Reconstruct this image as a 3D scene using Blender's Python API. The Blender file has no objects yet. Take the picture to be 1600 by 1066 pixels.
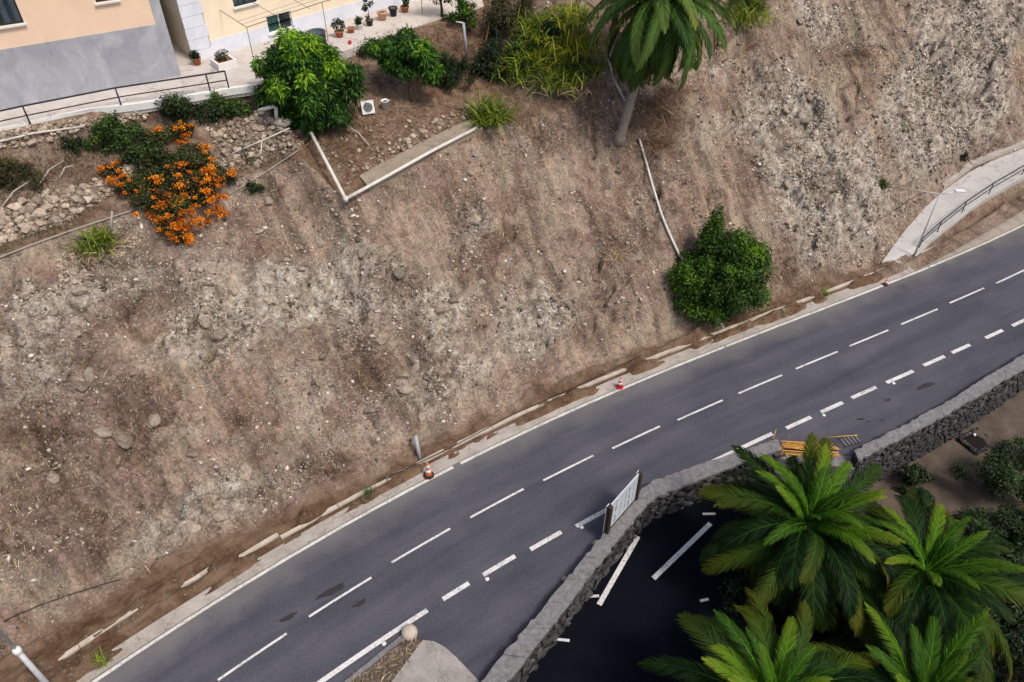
import bpy, math, random
import numpy as np
from mathutils import Vector, Matrix

R = math.radians
rnd = random.Random(7)
nr = np.random.default_rng(11)
sc = bpy.context.scene
col = sc.collection

# ------------------------------------------------------------------ camera, sky, sun, exposure
CAM_H, FPX, PITCH = 32.2, 1230.0, R(42.337)
cd = bpy.data.cameras.new('camera'); cam = bpy.data.objects.new('camera', cd); col.objects.link(cam)
cam.location = (0, 0, CAM_H); cam.rotation_euler = (math.pi / 2 - PITCH, 0, 0)
cd.sensor_width = 36; cd.lens = 36 * FPX / 1600; cd.clip_end = 2000; cd.clip_start = .5
sc.camera = cam
SUN_EL, SUN_AZ = R(58), R(128)          # azimuth measured clockwise from +Y (north)
w = bpy.data.worlds.new('World'); sc.world = w; w.use_nodes = True
nt = w.node_tree; bg = nt.nodes['Background']
sky = nt.nodes.new('ShaderNodeTexSky'); sky.sky_type = 'NISHITA'; sky.sun_disc = False
sky.sun_elevation = SUN_EL; sky.sun_rotation = SUN_AZ; sky.dust_density = 4; sky.ozone_density = .6; sky.air_density = 1.0
nt.links.new(sky.outputs[0], bg.inputs[0]); bg.inputs[1].default_value = .09
sl = bpy.data.lights.new('sun', 'SUN'); sun = bpy.data.objects.new('sun', sl); col.objects.link(sun)
sl.energy = 1.5; sl.angle = R(12); sl.color = (1, .93, .83)
sdir = Vector((math.sin(SUN_AZ) * math.cos(SUN_EL), math.cos(SUN_AZ) * math.cos(SUN_EL), math.sin(SUN_EL)))
sun.rotation_euler = sdir.to_track_quat('Z', 'Y').to_euler()
sc.view_settings.view_transform = 'Standard'; sc.view_settings.look = 'None'
sc.view_settings.exposure = 0.72; sc.view_settings.gamma = 1

# ------------------------------------------------------------------ survey helpers: picture point -> place
CP, SP = math.cos(PITCH), math.sin(PITCH)
def ray(px, py):
    x = (px - 800) / FPX; y = (533 - py) / FPX
    return np.array([x, CP + y * SP, -SP + y * CP])
def at(px, py, z):
    d = ray(px, py); return Vector(np.array([0, 0, CAM_H]) + d * ((z - CAM_H) / d[2]))
def atY(px, py, Y):
    d = ray(px, py); return Vector(np.array([0, 0, CAM_H]) + d * (Y / d[1]))

# road's hill-side edge line (curve), arclength s, offset d (positive uphill)
LP = np.array([(-17.12, 14.49), (-15.13, 16.43), (-11.74, 19.39), (-7.76, 22.34), (-4.51, 24.69), (1.07, 28.34), (7.34, 31.74), (15.77, 36.28), (22.91, 40.11), (28.54, 42.95), (37.09, 47.8)])
pc = np.polyfit(LP[:, 0], LP[:, 1], 3)
xs = np.arange(-17.1, 37.0, .25); ys = np.polyval(pc, xs)
def ext(a, b, L):
    t = (b - a) / np.linalg.norm(b - a); return b + t * L
CU = np.stack([xs, ys], 1)
pre = [ext(CU[3], CU[0], L) for L in (45, 30, 15, 7)]; post = [ext(CU[-4], CU[-1], L) for L in (10, 25, 50, 80)]
CU = np.vstack([pre, CU, post])
SEG = np.diff(CU, axis=0); SL = np.linalg.norm(SEG, axis=1); SC = np.r_[0, np.cumsum(SL)] - 45.0
TAN = np.gradient(CU, SC, axis=0); TAN /= np.linalg.norm(TAN, axis=1)[:, None]
def P2(s, d):
    s = np.asarray(s, float); d = np.asarray(d, float)
    x = np.interp(s, SC, CU[:, 0]); y = np.interp(s, SC, CU[:, 1])
    tx = np.interp(s, SC, TAN[:, 0]); ty = np.interp(s, SC, TAN[:, 1]); n = np.hypot(tx, ty)
    return x - ty / n * d, y + tx / n * d
_k = np.unique(np.r_[np.arange(0, 5), np.arange(5, len(CU) - 5, 5), np.arange(len(CU) - 5, len(CU))])
CA = CU[_k]; CSEG = np.diff(CA, axis=0); CSL = np.linalg.norm(CSEG, axis=1); CSC = SC[_k]
def SD(x, y):
    p = np.stack([np.atleast_1d(np.asarray(x, float)), np.atleast_1d(np.asarray(y, float))], 1)
    ax, ay = p[:, :1] - CA[None, :-1, 0], p[:, 1:] - CA[None, :-1, 1]
    t = np.clip((ax * CSEG[:, 0] + ay * CSEG[:, 1]) / (CSL ** 2), 0, 1)
    dx, dy = ax - t * CSEG[:, 0], ay - t * CSEG[:, 1]; D2 = dx * dx + dy * dy; i = D2.argmin(1); k = np.arange(len(p))
    sg = np.sign(CSEG[i, 0] * dy[k, i] - CSEG[i, 1] * dx[k, i])
    return CSC[i] + t[k, i] * CSL[i], np.sqrt(D2[k, i]) * sg
def sd1(v):
    s, d = SD(v[0], v[1]); return float(s[0]), float(d[0])

# ------------------------------------------------------------------ noise
def hsh(ix, iy, seed):
    h = (ix.astype(np.int64) * 374761393 + iy.astype(np.int64) * 668265263 + seed * 1442695041) & 0xffffffff
    h = ((h ^ (h >> 13)) * 1274126177) & 0xffffffff
    return ((h ^ (h >> 16)) & 0xffff) / 65535.0
def vn(x, y, seed=0):
    ix = np.floor(x); iy = np.floor(y); fx = x - ix; fy = y - iy
    fx = fx * fx * fx * (fx * (fx * 6 - 15) + 10); fy = fy * fy * fy * (fy * (fy * 6 - 15) + 10)
    a = hsh(ix, iy, seed); b = hsh(ix + 1, iy, seed); c = hsh(ix, iy + 1, seed); d = hsh(ix + 1, iy + 1, seed)
    return (a + (b - a) * fx) * (1 - fy) + (c + (d - c) * fx) * fy
def fbm(x, y, seed=0, o=4):
    t = 0; a = .5
    for k in range(o):
        t = t + a * (vn(x * 2 ** k + k * 17.3, y * 2 ** k - k * 9.1, seed + k) * 2 - 1); a *= .5
    return t
def sst(a, b, x):
    t = np.clip((x - a) / (b - a), 0, 1); return t * t * (3 - 2 * t)

# ------------------------------------------------------------------ terrain
PATH = [((1378, 409), (1428, 401), .06), ((1410, 365), (1450, 378), .4), ((1445, 325), (1485, 350), .9), ((1475, 298), (1520, 322), 1.3),
        ((1520, 265), (1560, 297), 1.7), ((1560, 247), (1600, 274), 2.1), ((1600, 232), (1640, 250), 2.5), ((1680, 195), (1720, 208), 3.3)]
_pi = [sd1(at(*a, z)) + (z,) for a, b, z in PATH]; _po = [sd1(at(*b, z)) + (z,) for a, b, z in PATH]
PIs = np.array(_pi); POs = np.array(_po)
S_in, D_in, Z_in = PIs.T; S_out, D_out, Z_out = POs.T
def pathz(s): return np.interp(s, (S_in + S_out) / 2, Z_in, left=0)
def toe(s):
    base = np.interp(s, [-60, 3, 8, 14.7, 31, 45, 49.5], [3.8, 3.6, 2.8, 2.15, 2.35, 2.3, 2.1])
    return np.where(s < S_in[0], base, np.interp(s, S_in, D_in))
KS = ([-60, 0, 5, 10, 17.0, 18.7, 27, 35, 50, 60, 75, 140], [.75, .76, .795, .73, .84, 1.055, .887, .89, .97, .95, 1.0, 1.0])
DLIP = ([-60, 5, 10, 17.0, 17.7, 18.6, 27, 140], [16.5, 16.1, 16.4, 14.9, 14.3, 11.4, 13.8, 14.5])
ROCKY = []; DARK = []; PITS = []
def rockf(s, d):
    r = fbm(s / 6, d / 4, 41, 3) * .75 - .16
    for (a, b, ra, rb, am) in ROCKY: r = r + am * np.exp(-((s - a) / ra) ** 2 - ((d - b) / rb) ** 2)
    return r
def darkf(s, d):
    r = fbm(s / 5, d / 4, 141, 3) * .8 - .1
    for (a, b, ra, rb, am) in DARK: r = r + am * np.exp(-((s - a) / ra) ** 2 - ((d - b) / rb) ** 2)
    return r
def TZ(s, d, noise=True):
    s = np.asarray(s, float); d = np.asarray(d, float)
    d0 = toe(s); k = np.interp(s, *KS); z0 = np.where(s > S_in[0], pathz(s), 0.0)
    nat = z0 + k * np.maximum(d - d0, 0)
    lo = nat
    nat = np.where(nat > 17, 17 + (nat - 17) * .45, nat)
    # terraces
    dl = np.interp(s, *DLIP); lz = k * (dl - np.where(s < S_in[0], d0, 2.0)); e = d - dl
    left = lz + np.interp(e, [0, 1.2, 2.1, 2.6, 4.1, 4.9], [0, .08, 1.0, 1.35, 1.6, 0])
    left = np.where(e > 4.1, lz + 1.6 + (13.43 - lz - 1.6) * sst(4.1, 5.0, e), left)
    gard = np.where(e < .8, lz + .08 * e, 0)
    gl = lz + .1 + (12.7 - lz - .1) * np.clip((d - dl - .8) / (20.6 - dl - .8), 0, 1)
    gard = np.where(e < .8, gard, gl); gard = np.where(d > 20.6, 12.7 + .73 * sst(20.6, 21.6, d), gard)
    wg = sst(17.2, 18.5, s)
    ter = left * (1 - wg) + gard * wg
    wn = sst(29.0, 35.5, s - np.maximum(d - 16, 0) * .36)
    up = ter * (1 - wn) + nat * wn
    z = np.where(e > 0, up, nat)
    if noise:
        onslope = sst(0, 1.5, d - d0) * np.where(e > 0, wn, 1) * np.clip(np.where(wn > .5, 9, -e) / .8, 0, 1)
        big = fbm(s / 7, d / 5, 3, 3) * 1.1
        gul = fbm(s / 1.25 + fbm(s / 5, d / 5, 9, 2) * 1.5, d / 6, 21, 3) * .85
        med = fbm(s / 1.3, d / 1.3, 31, 3)
        rk = sst(0, .4, rockf(s, d))
        blocky = np.abs(fbm(s / 1.1 + 3, d / .9, 51, 3)); blocky = np.minimum(blocky, .22) / .22
        pit = np.maximum(0, .12 - np.abs(fbm(s / 3.2 + .5 * fbm(s, d, 77, 2), d / 2.6, 61, 3))) / .12 * sst(.08, .3, fbm(s / 5, d / 5, 71, 2) + .05)
        cr = np.maximum(0, .06 - np.abs(fbm(s / 1.7, d / 1.3, 66, 3))) / .06 * rk
        fine = fbm(s / .35, d / .35, 81, 2)
        z = z + onslope * (big + gul + med * .3 + rk * blocky * .42 - pit * .8 - cr * .3 + fine * (.09 + .09 * rk))
        z = z + (1 - onslope) * np.where((e > 0) & (z < 13.3) & (z > 3), .22 * med * (1 - wn) + .06 * fine, 0)
        nb = fbm(s / .5, d / .5, 171, 2)
        for (a, b, ra, rb, am) in PITS:
            q = ((s - a) / ra) ** 2 + ((d - b) / rb) ** 2 + nb * .9; z = z + am * onslope * np.where(q < 4, np.exp(-np.maximum(q, 0) ** 2.5), 0)
        # gutter: soil spilled over the concrete
        g = (d < d0 + 1.0) & (d > -.2)
        pile = fbm(s / 2.2, d / .8, 91, 4) + .07 + .12 * np.exp(-((d - d0 + .1) / .4) ** 2) + np.clip(1 - s / 12, 0, .5) * .1
        pile = pile - 1.3 * np.clip((.6 - d) / .5, 0, 1)
        wgut = 1 - sst(0, .8, d - d0)
        gz = -.05 + np.maximum(0, pile) * .8 + fine * .03 + np.clip((d - 1.45) / .5, 0, 1) * (.16 * fbm(s / .9, d / .7, 191, 3) + .35 * np.maximum(0, fbm(s / 2.5, d / 1.2, 193, 3)) + fine * .06)
        onp = (s > S_out[0] - 1.5) & (d > 1.4)
        z = np.where(g & ~onp, z * (1 - wgut) + (gz + np.maximum(0, z)) * wgut, z)
    # bank and bed of the foot ramp
    do = np.interp(s, S_out, D_out); pz = pathz(s)
    onp = (s > S_out[0] - .4) & (d > 1.2)
    bank = np.interp(0, [0, 1], [0, 1]) + pz * np.clip((d - 1.5) / np.maximum(do - 1.5, .3), 0, 1) - .05 + .16 * fbm(s / .6, d / .5, 13, 3) * np.clip((do - d) / .4, 0, 1) * np.clip((d - 1.3) / .3, 0, 1)
    z = np.where(onp & (d < do), bank, z)
    z = np.where(onp & (d >= do) & (d <= d0), pz - .1, z)
    return z
def Txy(x, y, noise=True):
    s, d = SD(x, y); return TZ(s, d, noise)
def on(px, py, zmin=0, zmax=20, noise=True):
    """first point of the hillside met by the line of sight"""
    D = ray(px, py); a, b = zmax, zmin - .3
    for n in (80, 24):
        zz = np.linspace(a, b, n); t = (zz - CAM_H) / D[2]; x = D[0] * t; y = D[1] * t
        tz = Txy(x, y, noise); i = int(np.argmax(tz >= zz)); a, b = zz[max(i - 1, 0)], zz[i]
    return Vector((x[i], y[i], float(tz[i])))
def on_many(pts):
    D = np.array([ray(*p) for p in pts]); n = len(D); a = np.full(n, 20.0); b = np.full(n, -.3)
    for m in (80, 20):
        zz = a[:, None] + (b - a)[:, None] * np.linspace(0, 1, m)[None]; t = (zz - CAM_H) / D[:, 2:3]; x = D[:, :1] * t; y = D[:, 1:2] * t
        tz = np.concatenate([Txy(x[k:k + 300].ravel(), y[k:k + 300].ravel()).reshape(-1, m) for k in range(0, n, 300)])
        i = np.argmax(tz >= zz, 1); r = np.arange(n); a, b = zz[r, np.maximum(i - 1, 0)], zz[r, i]
    return [Vector((x[k, i[k]], y[k, i[k]], tz[k, i[k]])) for k in range(n)]
def drop(x, y): return Vector((x, y, float(Txy(x, y)[0])))
for (px, py, ra, rb, am) in [(700, 600, 5, 1.6, .6), (840, 520, 4, 1.5, .5), (1260, 300, 3.2, 4.5, .6), (1230, 170, 3, 2.5, .4), (1480, 120, 6, 3, .45), (1540, 60, 6, 3, .3), (430, 480, 3, 1.5, .4), (440, 620, 3, 2, .4), (300, 820, 2.6, 1.2, .6), (420, 790, 2, 1, .5), (330, 545, 2.2, 1, .45), (120, 470, 3, 1.2, .4), (30, 600, 2.5, 1.6, .4), (700, 480, 1.6, .8, .4), (1290, 30, 3, 2, .35), (740, 340, 1.4, 1.0, .5), (150, 620, 3, 1.5, .35), (820, 160, 2, 1.2, .3), (1400, 220, 7, 5, .3), (1330, 330, 4, 3, .3), (860, 450, 5, 2, .3), (560, 400, 4, 1.5, .25)]:
    ROCKY.append(sd1(on(px, py, noise=False)) + (ra, rb, am))
for (px, py, ra, rb, am) in [(200, 440, 3.5, 1.5, .5), (60, 740, 3, 2.5, .6), (120, 840, 4, 2, .5), (560, 560, 2.2, 2, .45), (850, 210, 3.5, 1.5, .4), (1030, 210, 1.6, 3, .7), (930, 430, 2, 3, .3), (640, 460, 2, 2, .35), (1180, 220, 2.5, 2, .4), (1010, 430, 1.6, 2, .35), (780, 440, 1.5, 1.2, .4), (210, 640, 1.2, 1.2, .5), (470, 300, 3, 1.5, .3), (1270, 80, 2, 1.5, .4)]:
    DARK.append(sd1(on(px, py, noise=False)) + (ra, rb, am))
for (px, py, ra, rb, am) in [(240, 652, .8, .4, -1.0), (205, 688, .6, .35, -.9), (215, 610, .3, .9, -.6), (325, 560, .9, .3, -.6), (365, 528, .6, .3, -.6), (60, 700, .8, .6, -.6), (45, 760, .6, .5, -.6), (575, 585, .4, .7, -.5), (692, 563, .45, .3, -.6), (375, 862, .5, .3, -.6), (230, 868, .6, .35, -.6), (1222, 245, .5, .8, -.5), (270, 790, .5, .4, -.6), (1270, 95, .5, .5, -.5), (1330, 60, .7, .4, -.5), (1480, 95, .8, .35, -.6), (735, 345, .7, .5, -.4), (150, 800, .5, .5, -.5), (510, 640, .4, .5, -.4), (640, 640, .4, .4, -.4), (1480, 200, .3, .9, -.5), (1400, 250, .3, .8, -.4), (430, 900, .4, .25, -.5),
                              (305, 815, .9, .5, .7), (345, 800, .7, .4, .6), (420, 785, .6, .4, .5), (140, 880, .8, .5, .6), (200, 850, .7, .5, .5), (745, 330, .8, .5, .5), (610, 640, .8, .4, .4), (190, 560, .8, .5, .4), (420, 700, .7, .5, .4), (1260, 320, .8, .8, .4), (1500, 60, .9, .6, .5)]:
    PITS.append(sd1(on(px, py, noise=False)) + (ra, rb, am))
# lower ground
def LZ(x, y, noise=True):
    s, d = SD(np.ravel(x), np.ravel(y)); s = s.reshape(np.shape(x)); d = d.reshape(np.shape(x))
    z = np.interp(s, [20, 28.5, 34, 38, 43, 52, 70], [-1.35, -1.35, -2.3, -2.9, -2.7, -2.2, -2.0])
    if noise: z = z + np.where(s > 29.5, fbm(x / 2, y / 2, 5, 3) * .25 + fbm(x / .4, y / .4, 6, 2) * .05, fbm(x / 2, y / 2, 5, 2) * .03 - .08)
    return z
def lown(px, py):
    D = ray(px, py); zz = np.linspace(3, -6, 900); t = (zz - CAM_H) / D[2]; x = D[0] * t; y = D[1] * t
    tz = LZ(x, y); i = np.argmax(tz >= zz); return Vector((x[i], y[i], float(tz[i])))

# ------------------------------------------------------------------ mesh building
class MB:
    def __init__(s): s.v = []; s.f = []; s.m = []; s.cur = 0
    def add(s, vs, fs):
        o = len(s.v); s.v += [tuple(p) for p in vs]; s.f += [tuple(i + o for i in f) for f in fs]; s.m += [s.cur] * len(fs); return s
    def box(s, c, sz, rz=0, ax=None, tap=1.0):
        c = Vector(c); hx, hy, hz = sz[0] / 2, sz[1] / 2, sz[2] / 2
        M = ax if ax is not None else Matrix.Rotation(rz, 3, 'Z')
        vs = [c + M @ Vector((x * hx * (tap if z > 0 else 1), y * hy * (tap if z > 0 else 1), z * hz)) for z in (-1, 1) for x, y in ((-1, -1), (1, -1), (1, 1), (-1, 1))]
        return s.add(vs, [(3, 2, 1, 0), (4, 5, 6, 7), (0, 1, 5, 4), (1, 2, 6, 5), (2, 3, 7, 6), (3, 0, 4, 7)])
    def tube(s, pts, r, n=8, cap=True):
        pts = [Vector(p) for p in pts]; rs = r if isinstance(r, (list, tuple)) else [r] * len(pts)
        o = len(s.v); up = None
        for i, p in enumerate(pts):
            t = (pts[min(i + 1, len(pts) - 1)] - pts[max(i - 1, 0)]).normalized()
            if up is None: up = Vector((0, 0, 1)) if abs(t.z) < .9 else Vector((1, 0, 0))
            a = t.cross(up).normalized(); b = t.cross(a).normalized(); up = -b if b.dot(up) < 0 else b
            b = a.cross(t)
            for k in range(n):
                an = 2 * math.pi * k / n; s.v.append(tuple(p + (a * math.cos(an) + b * math.sin(an)) * rs[i]))
        nf = 0
        for i in range(len(pts) - 1):
            for k in range(n):
                k2 = (k + 1) % n; s.f.append((o + i * n + k, o + i * n + k2, o + (i + 1) * n + k2, o + (i + 1) * n + k)); nf += 1
        if cap:
            s.f.append(tuple(o + k for k in range(n))[::-1]); s.f.append(tuple(o + (len(pts) - 1) * n + k for k in range(n))); nf += 2
        s.m += [s.cur] * nf; return s
    def lathe(s, c, prof, n=16):
        c = Vector(c); o = len(s.v)
        for r, z in prof:
            for k in range(n):
                a = 2 * math.pi * k / n; s.v.append((c.x + r * math.cos(a), c.y + r * math.sin(a), c.z + z))
        nf = 0
        for i in range(len(prof) - 1):
            for k in range(n):
                k2 = (k + 1) % n; s.f.append((o + i * n + k, o + i * n + k2, o + (i + 1) * n + k2, o + (i + 1) * n + k)); nf += 1
        s.f.append(tuple(o + k for k in range(n))[::-1]); s.f.append(tuple(o + (len(prof) - 1) * n + k for k in range(n))); nf += 2
        s.m += [s.cur] * nf; return s
    def prism(s, poly, z0, z1):
        """poly: list of Vector/xy; z0, z1 numbers or lists"""
        n = len(poly); za = z0 if isinstance(z0, list) else [z0] * n; zb = z1 if isinstance(z1, list) else [z1] * n
        ar = sum(poly[i][0] * poly[(i + 1) % n][1] - poly[(i + 1) % n][0] * poly[i][1] for i in range(n))
        if ar < 0: poly = poly[::-1]; za = za[::-1]; zb = zb[::-1]
        vs = [(p[0], p[1], a) for p, a in zip(poly, za)] + [(p[0], p[1], b) for p, b in zip(poly, zb)]
        return s.add(vs, [tuple(range(n))[::-1], tuple(range(n, 2 * n))] + [(i, (i + 1) % n, n + (i + 1) % n, n + i) for i in range(n)])
    def build(s, name, mat, parent=None, smooth=False):
        me = bpy.data.meshes.new(name); me.from_pydata(s.v, [], s.f)
        mats = mat if isinstance(mat, (list, tuple)) else [mat]
        for m in mats: me.materials.append(m)
        if len(mats) > 1: me.polygons.foreach_set('material_index', s.m)
        if smooth: me.polygons.foreach_set('use_smooth', [True] * len(me.polygons))
        me.update(); return link(name, me, parent)
def link(name, me, parent=None):
    o = bpy.data.objects.new(name, me); col.objects.link(o)
    if parent is not None: o.parent = parent; o.matrix_parent_inverse = parent_inv(parent)
    return o
def parent_inv(p):
    M = Matrix.LocRotScale(p.location, p.rotation_euler, p.scale)
    if p.parent is not None: M = parent_inv(p.parent).inverted() @ M if False else Matrix(p.get('_w', M)) if False else M
    return M.inverted()
def tag(o, label=None, cat=None, group=None, kind=None):
    if label: o['label'] = label
    if cat: o['category'] = cat
    if group: o['group'] = group
    if kind: o['kind'] = kind
    return o
def empty(name, loc, label=None, cat=None, group=None):
    o = bpy.data.objects.new(name, None); col.objects.link(o); o.location = loc; o.empty_display_size = .3
    return tag(o, label, cat, group)
def np_mesh(name, V, Fc, mat, parent=None, smooth=False, colr=None, uv=None):
    """V (n,3) floats, Fc (m,k) ints, all faces with k corners"""
    me = bpy.data.meshes.new(name); n, (m, k) = len(V), Fc.shape
    me.vertices.add(n); me.vertices.foreach_set('co', np.ascontiguousarray(V, np.float32).ravel())
    me.loops.add(m * k); me.loops.foreach_set('vertex_index', np.ascontiguousarray(Fc, np.int32).ravel())
    me.polygons.add(m); me.polygons.foreach_set('loop_start', np.arange(0, m * k, k, dtype=np.int32))
    if smooth: me.polygons.foreach_set('use_smooth', np.ones(m, bool))
    me.update(calc_edges=True)
    if colr is not None:
        a = me.color_attributes.new('mask', 'FLOAT_COLOR', 'POINT'); a.data.foreach_set('color', np.ascontiguousarray(colr, np.float32).ravel())
    if uv is not None:
        l = me.uv_layers.new(name='UVMap'); l.data.foreach_set('uv', np.ascontiguousarray(uv[Fc.ravel()], np.float32).ravel())
    for mm in (mat if isinstance(mat, (list, tuple)) else [mat]): me.materials.append(mm)
    return link(name, me, parent)
def grid_faces(nx, ny):
    i = np.arange(nx * ny).reshape(nx, ny)
    return np.stack([i[:-1, :-1].ravel(), i[1:, :-1].ravel(), i[1:, 1:].ravel(), i[:-1, 1:].ravel()], 1)
def rotm(n, tilt=math.pi):
    a = nr.uniform(0, 2 * math.pi, n); b = nr.uniform(-tilt, tilt, n); c = nr.uniform(0, 2 * math.pi, n)
    def rz(t):
        M = np.zeros((n, 3, 3)); M[:, 0, 0] = np.cos(t); M[:, 0, 1] = -np.sin(t); M[:, 1, 0] = np.sin(t); M[:, 1, 1] = np.cos(t); M[:, 2, 2] = 1; return M
    X = np.zeros((n, 3, 3)); X[:, 0, 0] = 1; X[:, 1, 1] = np.cos(b); X[:, 1, 2] = -np.sin(b); X[:, 2, 1] = np.sin(b); X[:, 2, 2] = np.cos(b)
    return rz(a) @ X @ rz(c)
def scatter(name, bases, pos, size, Rm, mat, parent=None, smooth=False, tint=None):
    """many copies of small base meshes joined in one mesh"""
    Vs, Fs, Ts, o = [], [], [], 0; pick = nr.integers(0, len(bases), len(pos))
    for b, (bv, bf) in enumerate(bases):
        I = np.where(pick == b)[0]
        if not len(I): continue
        sz = size[I]; sz = sz[:, None] if sz.ndim == 1 else sz
        v = np.einsum('nij,kj->nki', Rm[I], bv) * 1.0
        if sz.shape[1] == 1: v = v * sz[:, None]
        else: v = np.einsum('nij,nkj->nki', Rm[I], bv[None] * sz[:, None])
        v = v + pos[I][:, None]
        Vs.append(v.reshape(-1, 3)); Fs.append((bf[None] + (np.arange(len(I)) * len(bv))[:, None, None]).reshape(-1, bf.shape[1]) + o)
        if tint is not None: Ts.append(np.repeat(tint[I], len(bv)))
        o += len(I) * len(bv)
    c = None
    if tint is not None:
        t = np.concatenate(Ts); c = np.stack([t, t, t, np.ones_like(t)], 1)
    return np_mesh(name, np.concatenate(Vs), np.concatenate(Fs), mat, parent, smooth, c)
def ico(sub, seed, amp=.28, flat=.7):
    import bmesh
    bm = bmesh.new(); bmesh.ops.create_icosphere(bm, subdivisions=sub, radius=1)
    g = random.Random(seed)
    planes = [(Vector((g.uniform(-1, 1), g.uniform(-1, 1), g.uniform(-1, 1))).normalized(), g.uniform(.55, .85)) for _ in range(9)]
    for v in bm.verts:
        for n, h in planes:
            e = v.co.dot(n) - h
            if e > 0: v.co -= n * e * .95
        v.co *= 1 + g.uniform(-amp, amp) * .3
        v.co.z *= flat
    V = np.array([v.co[:] for v in bm.verts]); Fc = np.array([[v.index for v in f.verts] for f in bm.faces]); bm.free()
    return V, Fc
ROCKS1 = [ico(1, i) for i in range(6)]; ROCKS2 = [ico(2, 40 + i, .5, .8) for i in range(6)]

# ------------------------------------------------------------------ materials
def newmat(name):
    m = bpy.data.materials.new(name); m.use_nodes = True; t = m.node_tree; b = t.nodes['Principled BSDF']
    b.inputs['Roughness'].default_value = .8; b.inputs['Specular IOR Level'].default_value = .25
    return m, t, b
def nd(t, ty, **k):
    n = t.nodes.new(ty)
    for a, v in k.items():
        if a.startswith('i_'):
            key = a[2:]; n.inputs[int(key) if key.isdigit() else key.replace('_', ' ')].default_value = v
        else: setattr(n, a, v)
    return n
def noise(t, scale, detail=5, rough=.6, coord=None, dist=0):
    n = nd(t, 'ShaderNodeTexNoise'); n.inputs['Scale'].default_value = scale; n.inputs['Detail'].default_value = detail; n.inputs['Roughness'].default_value = rough; n.inputs['Distortion'].default_value = dist
    if coord is not None: t.links.new(coord, n.inputs['Vector'])
    return n
def ramp(t, fac, stops):
    r = nd(t, 'ShaderNodeValToRGB'); e = r.color_ramp.elements
    while len(e) < len(stops): e.new(.5)
    for q, (p, c) in zip(e, stops):
        q.position = p; q.color = (*c, 1) if len(c) == 3 else c
    t.links.new(fac, r.inputs[0]); return r.outputs[0]
def mix(t, fac, a, b, mode='MIX'):
    m = nd(t, 'ShaderNodeMix', data_type='RGBA', blend_type=mode)
    for s_, v in ((m.inputs[0], fac), (m.inputs[6], a), (m.inputs[7], b)):
        if isinstance(v, (int, float)): s_.default_value = v
        elif isinstance(v, tuple): s_.default_value = (*v, 1)
        else: t.links.new(v, s_)
    return m.outputs[2]
def gpos(t): return nd(t, 'ShaderNodeNewGeometry').outputs['Position']
def bumpn(t, b, h, strength=.4, dist=.05):
    n = nd(t, 'ShaderNodeBump'); n.inputs['Strength'].default_value = strength; n.inputs['Distance'].default_value = dist
    t.links.new(h, n.inputs['Height']); t.links.new(n.outputs[0], b.inputs['Normal'])
def math_(t, op, a, b=None, c=None):
    n = nd(t, 'ShaderNodeMath', operation=op)
    for i, v in enumerate((a, b, c)):
        if v is None: continue
        if isinstance(v, (int, float)): n.inputs[i].default_value = v
        else: t.links.new(v, n.inputs[i])
    return n.outputs[0]
def g3(v, w_=0, b_=0): return (v * (1 + w_), v, v * (1 + b_))
def simple(name, c1, c2=None, scale=3, rough=.8, bump=.25, metal=0, detail=6, obj_rand=0, bscale=None):
    m, t, b = newmat(name); c2 = c2 or tuple(x * .75 for x in c1); P = gpos(t)
    n = noise(t, scale, detail, .65, P); c = ramp(t, n.outputs[0], [(.3, c2), (.7, c1)])
    if obj_rand:
        r = nd(t, 'ShaderNodeObjectInfo').outputs['Random']
        v = math_(t, 'MULTIPLY_ADD', r, 2 * obj_rand, 1 - obj_rand)
        hs = nd(t, 'ShaderNodeHueSaturation'); t.links.new(v, hs.inputs['Value']); t.links.new(c, hs.inputs['Color']); c = hs.outputs[0]
    t.links.new(c, b.inputs['Base Color']); b.inputs['Roughness'].default_value = rough; b.inputs['Metallic'].default_value = metal
    if bump:
        n2 = noise(t, bscale or scale * 5, 5, .7, P); bumpn(t, b, n2.outputs[0], bump, .03)
    return m
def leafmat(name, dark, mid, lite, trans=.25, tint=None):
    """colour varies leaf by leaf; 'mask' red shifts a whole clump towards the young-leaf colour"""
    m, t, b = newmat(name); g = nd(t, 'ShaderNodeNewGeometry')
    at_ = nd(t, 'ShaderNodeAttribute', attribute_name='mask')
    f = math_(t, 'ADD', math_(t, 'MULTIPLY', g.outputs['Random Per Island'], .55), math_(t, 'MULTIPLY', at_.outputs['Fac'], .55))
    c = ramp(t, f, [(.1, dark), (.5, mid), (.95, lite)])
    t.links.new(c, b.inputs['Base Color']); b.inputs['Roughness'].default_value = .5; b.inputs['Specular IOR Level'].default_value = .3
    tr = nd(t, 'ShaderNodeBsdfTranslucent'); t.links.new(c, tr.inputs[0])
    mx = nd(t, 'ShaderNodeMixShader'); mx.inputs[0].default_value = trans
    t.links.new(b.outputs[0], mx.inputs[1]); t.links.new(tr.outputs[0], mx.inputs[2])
    t.links.new(mx.outputs[0], t.nodes['Material Output'].inputs[0]); return m

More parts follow.
